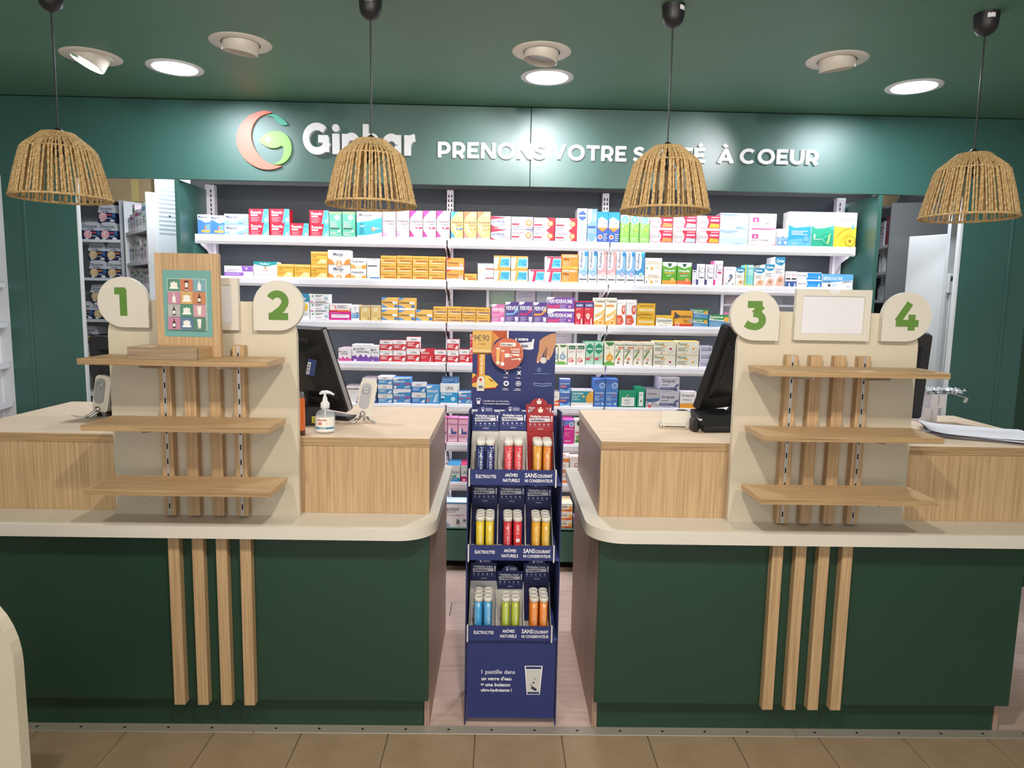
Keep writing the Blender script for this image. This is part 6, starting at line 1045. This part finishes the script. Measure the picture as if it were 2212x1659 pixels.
# orange bottle
p = lay(648, 940); t = thing('spray_bottle', 'tall orange bottle with grey cap beside the left display edge', 'bottle', (p.x, p.y, WT))
m = MB(); m.lathe([(.017, 0), (.0185, .002), (.0185, .018)], 0, 0, 20, '4a2c20'); m.lathe([(.0185, .018), (.0185, .122), (.0165, .13)], 0, 0, 20, 'd2672c', cap=False); m.build('bottle_body', 'gloss', t)
m = MB(); m.lathe([(.0162, .130), (.0162, .146), (.015, .149), (.001, .149)], 0, 0, 20, '6a6468'); m.build('cap', 'gloss', t)
m = MB(); r = .0189
for i in range(11): a = -.4; m.poly([(r*sin(a), -r*cos(a), .03+.008*i), (r*sin(a+1.1), -r*cos(a+1.1), .03+.008*i), (r*sin(a+1.1), -r*cos(a+1.1), .0312+.008*i), (r*sin(a), -r*cos(a), .0312+.008*i)], 'a84a1c')
m.build('label_print', 'gloss', t)
# black terminal base with yellow sticker behind the pump
p = lay(676, 915); t = thing('payment_terminal', 'black payment terminal with yellow sticker behind the pump bottle', 'terminal', (p.x, p.y, WT), .2)
m = MB(); m.prism([(-.05, 0), (.05, 0), (.05, .02), (-.03, .075), (-.05, .07)], -.035, .035, 'x'); m.build('terminal_body', 'black', t)
m = MB(); m.box(.0, -.0545, .012, .026, -.0515, .036, col='d8cf3a'); [m.box(.003, -.0552, .015+.005*k, .022, -.0545, .017+.005*k, col='5a5626') for k in range(4)]; m.build('sticker', 'card', t, rot=(.0, 0, 0))
p = lay(735, 905); t = thing('keypad', 'dark flat keypad lying behind the card reader cable', 'keypad', (p.x, p.y, WT), -.35)
m = MB(); m.box(-.06, -.035, 0, .06, .035, .016, ch=.004); m.build('keypad_body', 'black', t)
m = MB(); [m.box(-.048+.017*i, -.025+.016*j, .0158, -.036+.017*i, -.014+.016*j, .0185) for i in range(6) for j in range(3)]; tag(m.build('keys', 'silver', t), kind='stuff')
p = at(677, 792, 2.56); m = MB(); m.box(-.016, -.0012, -.03, .016, .0012, .03, col='2f3f74'); m.box(-.014, -.002, -.026, -.003, -.0012, .018, col='e2e0e4')
for i in range(6): m.box(-.0125, -.0024, -.022+.006*i, -.0045, -.002, -.020+.006*i+(i % 2)*.0015, col='2a2a2e')
mon = [o for o in scene.objects if o.name.startswith('monitor')][0]
o = m.build('barcode_tag', 'card', mon); o.matrix_parent_inverse = (Matrix.Translation(mon.location) @ Matrix.Rotation(mon.rotation_euler[2], 4, 'Z')).inverted(); o.location = p+Vector((0, -.03, 0)); o.rotation_euler = (0, .18, 0)
# right counter: folded reader, mouse, terminal
p = lay(1459, 926); t = thing('card_reader', 'white folded card reader lying on the right worktop', 'card reader', (p.x, p.y, WT), -.05)
m = MB(); m.box(-.058, -.012, 0, .058, .055, .022, ch=.006); m.build('reader_base', 'offwhite', t)
m = MB(); m.prism([(a, b) for a, b in rbox2(.112, .05, .012)], -.006, .006); m.xf(Matrix.Translation((0, .006, .042)) @ Matrix.Rotation(-.25, 4, 'X')); m.build('reader_lid', 'offwhite', t)
m = MB(); m.box(-.044, -.0128, .008, .036, -.0115, .0115); m.box(-.053, -.0128, .007, -.049, -.0115, .013); m.build('card_slot', 'dark', t)
m = MB(); m.tube([(.052, .0, .01), (.066, -.018, .004), (.10, -.040, .0035), (.15, -.036, .0035), (.19, -.020, .006), (.25, -.022, .012)], .0032, 8); m.build('cable', 'offwhite', t)
p = lay(1478, 903); t = thing('computer_mouse', 'dark grey mouse with red stripe behind the white card reader', 'mouse', (p.x, p.y, WT), -.9)
m = MB(); n = 16
prof = [(.0, .0), (.25, .9), (.5, 1), (.75, .8), (1, .15)]
rings = []
for i in range(9):
    u = i/8; x = (u-.5)*.11; wv = .031*max(.15, math.sqrt(max(0, 1-(2*u-1)**4*.97))); hv = .036*max(.1, sin(pi*(.15+.8*u))**.8); rings.append([(x, wv*cos(pi*k/8), hv*sin(pi*k/8)) for k in range(9)])
vs = [q for r_ in rings for q in r_]; fs = [(i*9+k, (i+1)*9+k, (i+1)*9+k+1, i*9+k+1) for i in range(8) for k in range(8)]
m.quadmesh(vs, fs, None, 0, True); m.poly(rings[0]); m.poly(rings[-1][::-1]); m.build('mouse_shell', 'black', t)
m = MB(); m.tube([(.036, -.022, .012), (.05, -.014, .010), (.054, 0, .010)], .0026, 6, col='d03a4a'); m.build('red_stripe', 'gloss', t)
m = MB(); m.tube([(.055, 0, .008), (.1, .01, .004), (.13, .05, .004), (.16, .10, .02), (.17, .12, .01)], .0016, 6); m.build('cable', 'black', t)
p = lay(1545, 934); t = thing('payment_terminal', 'black payment terminal on its base beside the white card reader', 'terminal', (p.x, p.y, WT), .12)
onebox('terminal_base', (-.045, -.01, 0, .075, .075, .022), 'black', t, .005)
m = MB(); m.prism([(.0, .022), (.10, .022), (.10, .072), (.02, .060)], -.055, .08, 'x'); m.xf(Matrix.Translation((0, .01, 0))); m.build('terminal_body', 'black', t)
m = MB(); m.box(-.085, .0, .0, -.062, .05, .052, ch=.008); m.build('side_scanner', 'black', t); onebox('paper_slot', (-.062, .02, .04, -.045, .05, .047), 'paper', t)
# right end: wafer boxes, foil sachets, paper stack
def wbox(px, py, w_, d, h_, z, rz, lab, txt='Libeoz'):
    p = atz(px, py, z); a = [('w', txt, .5, .9, .72, .13, '4a4650', .0), ('r', 0, 0, 1, .01, 'b9b0b2')]
    o = link('wafer_box', carton(w_, h_, d, 'ddd5d6', a, 'c9c2c6', 'e6dfe0'), None, (p.x, p.y+d/2, z), (0, 0, rz)); return tag(o, lab, 'box', 'pale cosmetic boxes at the right counter end')
b1 = wbox(2009, 916, .052, .09, .066, WT, .03, 'lower pale cosmetic box under the foil sachets on right worktop')
b2 = wbox(2020, 884, .060, .09, .058, WT+.0665, .05, 'upper pale cosmetic box carrying the foil sachets')
b2.location.y = b1.location.y; b2.location.x = b1.location.x+.022
# crumpled foil sachets
t = thing('foil_sachet', 'crumpled clear and foil sachets on top of the pale boxes', 'sachet', (b2.location.x+.035, b2.location.y-.005, b2.location.z+.059))
rnd = random.Random(4); m = MB(); nx, ny = 18, 7; g = [[(-.075+.15*i/nx+rnd.uniform(-.003, .003), -.045+.09*j/ny+rnd.uniform(-.004, .004), .014+rnd.uniform(-.008, .009)*(1 if 0 < j < ny else .3)) for i in range(nx+1)] for j in range(ny+1)]
vs = [q for r_ in g for q in r_]; k = nx+1; m.quadmesh(vs, [(j*k+i, j*k+i+1, (j+1)*k+i+1, (j+1)*k+i) for j in range(ny) for i in range(nx)])
m.quadmesh([(x*.97, y*.97, max(.0006, .028-z*1.9)) for x, y, z in vs], [(j*k+i, (j+1)*k+i, (j+1)*k+i+1, j*k+i+1) for j in range(ny) for i in range(nx)]); m.build('foil_pouch', 'foil', t)
fl = MB(); fl.box(.0, -.03, .010, .095, -.005, .0112, col='e2dcd9'); fl.box(.094, -.03, -.010, .0952, -.005, .011, col='cfc9c6'); o = fl.build('folded_flap', 'card', t, rot=(0, .28, -.15))
# stack of sheets
p = lay(2105, 950); t = thing('paper_stack', 'untidy stack of white sheets lying on the right worktop', 'paper', (1.80, 2.55, WT), 0)
rnd = random.Random(9)
for i in range(9):
    m = MB(); w_, d = .25, .34; n = 8; vs = []
    for j in range(n+1):
        for q in range(2):
            u = j/n; vs.append(((u-.5)*d, (q-.5)*w_, .0016+.0019*i+.0022*sin(u*5+i)*(i/9)+(.010*(max(0, .2-u)/.2)**2)*(i/9)))
    m.quadmesh(vs, [(2*j, 2*j+2, 2*j+3, 2*j+1) for j in range(n)], None, 0, True)
    m.quadmesh([(x, y, z-.0011) for x, y, z in vs], [(2*j, 2*j+1, 2*j+3, 2*j+2) for j in range(n)], None, 0, True)
    s = m.build('sheet', 'paper', t, (rnd.uniform(-.012, .014), rnd.uniform(-.014, .014), 0), (0, 0, -.45+rnd.uniform(-.16, .16)))

# ------------------------------------------------------------------ left stock room
def shelf_unit(name, label, M, W_, D, H_, zs, ends=(True, True), mat='greyboard', group=None, back=True):
    t = thing(name, label, 'shelving', (0, 0, 0), 0, group)
    def P(n, b, mt=mat):
        m = MB(); m.box(*b); m.xf(M); return m.build(n, mt, t)
    if ends[0]: P('end_panel', (0, 0, 0, .018, D, H_))
    if ends[1]: P('end_panel', (W_-.018, 0, 0, W_, D, H_))
    if back: P('back_board', (.018, D-.006, 0, W_-.018, D, H_))
    for z in zs: P('shelf', (.0185, .004, z-.018, W_-.0185, D-.0065, z), 'whitewall')
    return t
A0 = at(160, 518, 4.7)
zsA = [at(215, y, 4.7).z for y in (438*0+512, 595, 686)]+[]
zsA = [at(215, 517, 4.7).z, at(215, 600, 4.7).z, at(215, 690, 4.7).z, at(215, 780, 4.7).z, at(215, 850, 4.7).z]
MA = Matrix.Translation((-3.0, 4.7, 0)); XE = at(266, 520, 4.7).x
shelf_unit('stock_shelving', 'grey shelving with nutrition packs in the left stock room', MA, XE+3.0, .35, at(266, 432, 4.7).z, zsA)
# drink packs of four cups
def cup_pack(fl):
    m = MB(); w_, d, h_ = .155, .15, .148
    m.box(-w_/2, -d/2, .0, w_/2, d/2, h_*.52, col='23294a'); m.prism([(-w_/2, h_*.52), (w_/2, h_*.52), (w_/2-.012, h_*.92), (w_/2-.03, h_), (-w_/2+.03, h_), (-w_/2+.012, h_*.92)], -d/2, d/2, col='c9cacf')
    L = [0]
    def F(pts, c): L[0] += 1; m.poly([(a, -d/2-.0004-.0002*L[0], b) for a, b in pts], c)
    def Tx(s, x, z, hh, c, b):
        vs, fs, tw = words(s, b, 2); L[0] += 1; m.quadmesh([(x+vx*hh, -d/2-.0004-.0002*L[0], z+vy*hh) for vx, vy in vs], fs, c)
    c1, c2 = ('e2a8ae', 'f2c8c8') if fl == 'pink' else ('d8b88a', 'e6cda4')
    F(circ(-.035, h_*.3, .036, 16), c1); F(circ(-.028, h_*.34, .024, 14), c2); F(circ(-.018, h_*.3, .018, 12), c1)
    F([(.0, h_*.36), (.04, h_*.36), (.04, h_*.44), (.0, h_*.44)], 'b84a5a' if fl == 'pink' else 'd07a3a'); F([(.045, h_*.26), (.07, h_*.26), (.07, h_*.5), (.045, h_*.5)], '3f6a9c'); F([(.005, h_*.18), (.04, h_*.18), (.04, h_*.24), (.005, h_*.24)], 'a9acc0')
    F(circ(.045, .0+.004, .02, 10, 0, 180), 'dfe0e4'); F(circ(-.045, .0+.004, .014, 10, 0, 180), 'dfe0e4')
    Tx('Clinutren', -.072, h_*.68, .022, '3a4258', .02); Tx('ULTRA', -.04, h_*.54, .014, '4a5064', .05)
    m.v = [(a*.76, b*.76, c*.785) for a, b, c in m.v]
    return m.mesh('drink_pack', 'card')
CP = {k: cup_pack(k) for k in ('pink', 'vanilla')}
def cup(px, z, fl, lab, dy=0):
    X = at(px, 600, 4.74).x; o = link('drink_pack', CP[fl], None, (X, 4.80+dy, z)); tag(o, lab, 'drink pack', 'nutrition drink packs in the left stock room')
h_ = .1168; F = 'four cup drink pack, '
cup(237, zsA[0]+h_, 'pink', F+'pink picture, single one at the very top')
for px, s in ((163, 'left'), (203, 'middle'), (240, 'right')): cup(px, zsA[0], 'pink', F+'pink picture, %s one on the upper shelf' % s)
for lv in (0, 1):
    for px, s in ((212, 'left'), (251, 'right')): cup(px, zsA[1]+h_*lv, 'vanilla', F+'cream picture, %s, %s layer, second shelf' % (s, ('lower', 'upper')[lv]))
cup(212, zsA[2]+h_, 'vanilla', F+'cream picture, upper one beside number 1'); cup(178, zsA[2], 'vanilla', F+'cream picture, lower left, third shelf'); cup(216, zsA[2], 'vanilla', F+'cream picture, lower right, third shelf')
cup(187, zsA[3]+h_*0, 'vanilla', F+'orange picture, lower one above the reader')
cup(186, zsA[3]+h_, 'vanilla', F+'orange picture, upper one left of the monitor edge')
cup(214, zsA[4], 'vanilla', F+'on the lowest visible shelf beside the monitor')
ob = onebox('cardboard_box', (at(150, 420, 4.75).x, 4.76, at(260, 433, 4.7).z+.0, at(325, 420, 4.75).x, 5.1, 2.42), 'cardboard', None, .002); tag(ob, 'brown cardboard box with tape on top of the left stock shelving', 'cardboard box')
m = MB(); x0 = at(282, 400, 4.75).x; x1 = at(298, 400, 4.75).x; m.box(x0, 4.757, at(260, 433, 4.7).z+.002, x1, 4.7598, 2.418, col='c9b478'); m.build('tape', 'gloss', ob)
P1 = at(268, 500, 4.66); P2 = at(318, 500, 4.2); dv = (P2-P1); ang = math.atan2(dv.y, dv.x); Ln = math.hypot(dv.x, dv.y)
MBx = Matrix.Translation((P1.x, P1.y, 0)) @ Matrix.Rotation(ang, 4, 'Z')
Hb = at(318, 414, 4.2).z
zsB = [at(315, 490, 4.2).z, at(318, 563, 4.2).z, at(318, 620, 4.2).z-.0, at(320, 700, 4.2).z]
shelf_unit('stock_shelving', 'white end shelving with a price chart in the left stock room', MBx, Ln, .36, Hb, zsB, mat='whitewall')
rnd = random.Random(2)
for zi, z in enumerate(zsB[:3]):
    x = .03; k = 0
    while x < Ln-.08 and k < 6:
        w_ = rnd.choice([.05, .06, .075, .09]); hh = rnd.uniform(.09, .165) if zi < 2 else rnd.uniform(.07, .125)
        p = MBx @ Vector((x+w_/2, .07, z)); c = rnd.choice(['dcdce0', 'c9ccd2', 'e2dfe0', 'd8c4cc', 'c4d0c4'])
        o = link('storage_box', carton(w_, hh, .1, c, [('r', 0, .7, 1, .85, rnd.choice(['b84a7a', '6a8fae', '6a9a6a', '9a9aa4'])), ('l', .1, .5, .9, 3, .1, '8a8f9a')], res=1), None, p, (0, 0, ang))
        tag(o, 'small %s box %s on the %s end shelf, left stock room' % ('pale', ORD[k+1], ('upper', 'middle', 'lower')[zi]), 'box', 'small boxes on the white end shelving'); x += w_+.004; k += 1
# price chart on the end panel facing the shop
nrm = Vector((cos(ang), sin(ang), 0)); cpos = MBx @ Vector((Ln+.0012, .08, 0)); cpos.z = at(342, 545, 4.2).z-.05
chart = [('l', .08, .82, .94, 12, .05, 'a9b4bc'), ('c', .45, .93, .012, '3f7f6a'), ('c', .62, .93, .012, '3a4a6a'), ('c', .8, .93, .012, '3a4a5a'), ('c', .38, .47, .012, '3a4a6a'), ('c', .58, .47, .012, '3a4a6a'), ('c', .8, .47, .012, '3a4a5a'), ('r', .06, .955, .3, .965, '6a747c')]
ch = link('price_chart', carton(.2, .5, .001, 'dfe6ea', chart, res=1), None, (0, 0, 0), (0, 0, ang+pi/2)); q = MBx @ Vector((Ln+.001, .15, 0)); ch.location = (q.x, q.y, at(345, 545, 4.25).z-.02); tag(ch, 'pale price chart fixed to the white end panel, left stock room', 'chart')

# ------------------------------------------------------------------ right stock room
P1 = at(1850, 500, 5.3); P2 = at(1922, 500, 4.5); dv = P2-P1; ang = math.atan2(dv.y, dv.x); Ln = math.hypot(dv.x, dv.y)
P2r = P2
# open face looks towards the shop: built from the near end backwards
MR = Matrix.Translation((P1.x, P1.y, 0)) @ Matrix.Rotation(ang, 4, 'Z')
zsR = [at(1905, 530, 4.62).z, at(1900, 588, 4.66).z, at(1900, 648, 4.66).z, at(1900, 720, 4.66).z]
shelf_unit('stock_shelving', 'white shelving with jars behind the green side panel, right stock room', MR, Ln, .34, at(1922, 438, 4.5).z, zsR, mat='stone')
def ritem(u, z, kind, lab, c, w_=.06, hh=.12):
    p = MR @ Vector((u*Ln, .07, z))
    if kind == 'jar':
        t = thing('jar', lab, 'jar', p); m = MB(); m.lathe([(w_/2, 0), (w_/2, hh*.8), (w_*.4, hh*.84)], 0, 0, 14, c); m.build('jar_body', 'gloss', t); m = MB(); m.lathe([(w_*.42, hh*.84), (w_*.42, hh), (.001, hh)], 0, 0, 14, 'ecebea'); m.build('lid', 'gloss', t)
    else: tag(link('storage_box', carton(w_, hh, .08, c, [('l', .1, .8, .9, 3, .12, '8a8f9a')], res=1), None, p, (0, 0, ang)), lab, 'box', 'boxes in the right stock room')
ritem(.66, zsR[0], 'box', 'white box left of the red one, right stock room', 'dcdfe2', .1, .17); ritem(.82, zsR[0], 'box', 'dark red box on the upper shelf, right stock room', 'a02a44', .09, .19)
ritem(.62, zsR[1], 'jar', 'round white jar on the second shelf, right stock room', 'd4d6da', .07, .14); ritem(.73, zsR[1], 'jar', 'white tapered pot on the second shelf, right stock room', 'e0e0e2', .08, .2)
ritem(.82, zsR[1], 'jar', 'ochre bottle between the white pots, right stock room', '9a7a2c', .05, .16); ritem(.91, zsR[1], 'jar', 'tall white jar nearest the shelf end, right stock room', 'd8dade', .08, .2)
ritem(.66, zsR[2], 'jar', 'clear grey jar on the third shelf, right stock room', 'b4b8bc', .07, .1); ritem(.78, zsR[2], 'box', 'white box beside the green one, right stock room', 'd4d8da', .07, .19); ritem(.9, zsR[2], 'box', 'green box on the third shelf, right stock room', '7fae86', .08, .18)
ritem(.82, zsR[3], 'box', 'low white box above number 4, right stock room', 'd0d2d4', .12, .06)
Pn = MR @ Vector((Ln, 0, 0))
# tall flat radiator with thermostat
PA, PB_ = at(1965, 500, 4.1), at(2052, 490, 3.9); dv = PB_-PA; an = math.atan2(dv.y, dv.x); Lr = math.hypot(dv.x, dv.y)
t = thing('radiator', 'tall flat white radiator panel in the right stock room', 'radiator', (PA.x, PA.y, .25), an)
onebox('radiator_panel', (0, 0, 0, Lr, .03, 1.66), 'whitewall', t, .003); onebox('radiator_rear', (.02, .031, .02, Lr+.03, .07, 1.63), 'greyboard', t, .003)
for z in (.1, 1.5): onebox('wall_bracket', (Lr*.5, .07, z, Lr*.5+.03, .13, z+.05), 'greyboard', t)
for z in (-.25,): onebox('floor_foot', (.05, .035, z, .09, .065, .02), 'greyboard', t); onebox('floor_foot', (Lr-.06, .035, z, Lr-.02, .065, .02), 'greyboard', t)
pth = at(2056, 612, 3.80); t = thing('thermostat', 'white thermostat with dark screen beside the tall radiator', 'thermostat', pth)
onebox('thermostat_case', (-.022, -.008, -.055, .022, .012, .05), 'whitewall', t, .004); onebox('screen', (-.012, -.0092, .012, .012, -.0082, .036), 'blackgloss', t)
m = MB(); m.tube([(0, .004, -.055), (.0, .004, -.3), (-.002, .004, -.9), (-.002, .004, -pth.z+.03)], .006, 6); m.build('cable_duct', 'whitewall', t)
o = SB('wall_stockroom_right', (at(2062, 500, 3.8).x, 3.83, 0, 2.85, 3.86, FZ0+.3), 'whitewall')
t = thing('round_mirror', 'round framed mirror high behind the right opening', 'mirror', (at(1915, 400, 4.6).x, 4.6, at(1915, 398, 4.6).z), 0)
m = MB(); q = circ(0, 0, .15, 28); m.prism(q, -.01, .01); m.build('mirror_glass', 'cardboard', t, rot=(0, 0, .5)); m = MB(); m.tube([(a, 0, b) for a, b in q], .014, 8, closed=True); m.build('mirror_frame', 'silver', t, rot=(0, 0, .5))

# ------------------------------------------------------------------ left edge: white shop shelving and cream display
t = thing('shop_shelving', 'white wall shelving cut by the left picture edge', 'shelving', (0, 0, 0))
for z in (1.535, 1.335, 1.13, .93):
    m = MB(); xr = -2.497; m.prism([(3.30, z), (3.30, z-.03), (3.31, z-.035), (3.57, z-.02), (3.57, z)][::-1], -3.2, xr, 'x'); m.build('shelf', 'white', t)
for x in (-2.56,): onebox('upright', (x-.015, 3.565, .1, x+.015, 3.579, 2.0), 'white', t)
for i, (z, n, c, b, s) in enumerate(((1.335, 2, 'f4f0ea', 'c8305a', 'cream carton with crimson band, %s'), (1.13, 3, 'f0f3ec', '6ab04a', 'white carton with green foot, %s'), (.93, 1, 'f4f4f4', '8aa0a8', 'plain white carton alone on its shelf, %s'))):
    for k in range(n):
        for q in range(2):
            o = link('medicine_box', carton(.09, .055, .12, c, [('r', .0, .6, .9, .85, b) if i == 0 else ('r', 0, 0, 1, .14, b), ('l', .1, .5, .8, 2, .12, '9a9a9a')], res=1), None, (-2.56-.095*q, 3.385, z+.056*k+.0005), (0, 0, .0))
            tag(o, s % (('outer' if q == 0 else 'inner')+' stack, '+('bottom', 'middle', 'top')[k]+', far left'), 'medicine box', 'cartons on the far left shelving')
Yn = 1.45; xr = at(33, 1470, Yn).x; R_ = .12; zt = at(0, 1318, Yn).z+.035
t = thing('low_display', 'rounded cream shop display panel at the lower left corner', 'display stand', (0, 0, 0))
m = MB(); pts = [(xr-.6, 0.0), (xr, 0.0), (xr, zt-.17)]+[(xr-R_+R_*cos(radians(a)), zt-.17+.17*sin(radians(a))) for a in range(10, 91, 10)]+[(xr-.6, zt)]
m.prism(pts, Yn, Yn+.03); m.build('front_board', 'cream', t)
for z in (.12, .38): onebox('shelf', (xr-.58, Yn+.031, z, xr-.24, Yn+.25, z+.018), 'oakh', t, .001)
onebox('back_board', (xr-.6, Yn+.251, 0, xr-.24, Yn+.27, zt-.2), 'cream', t)
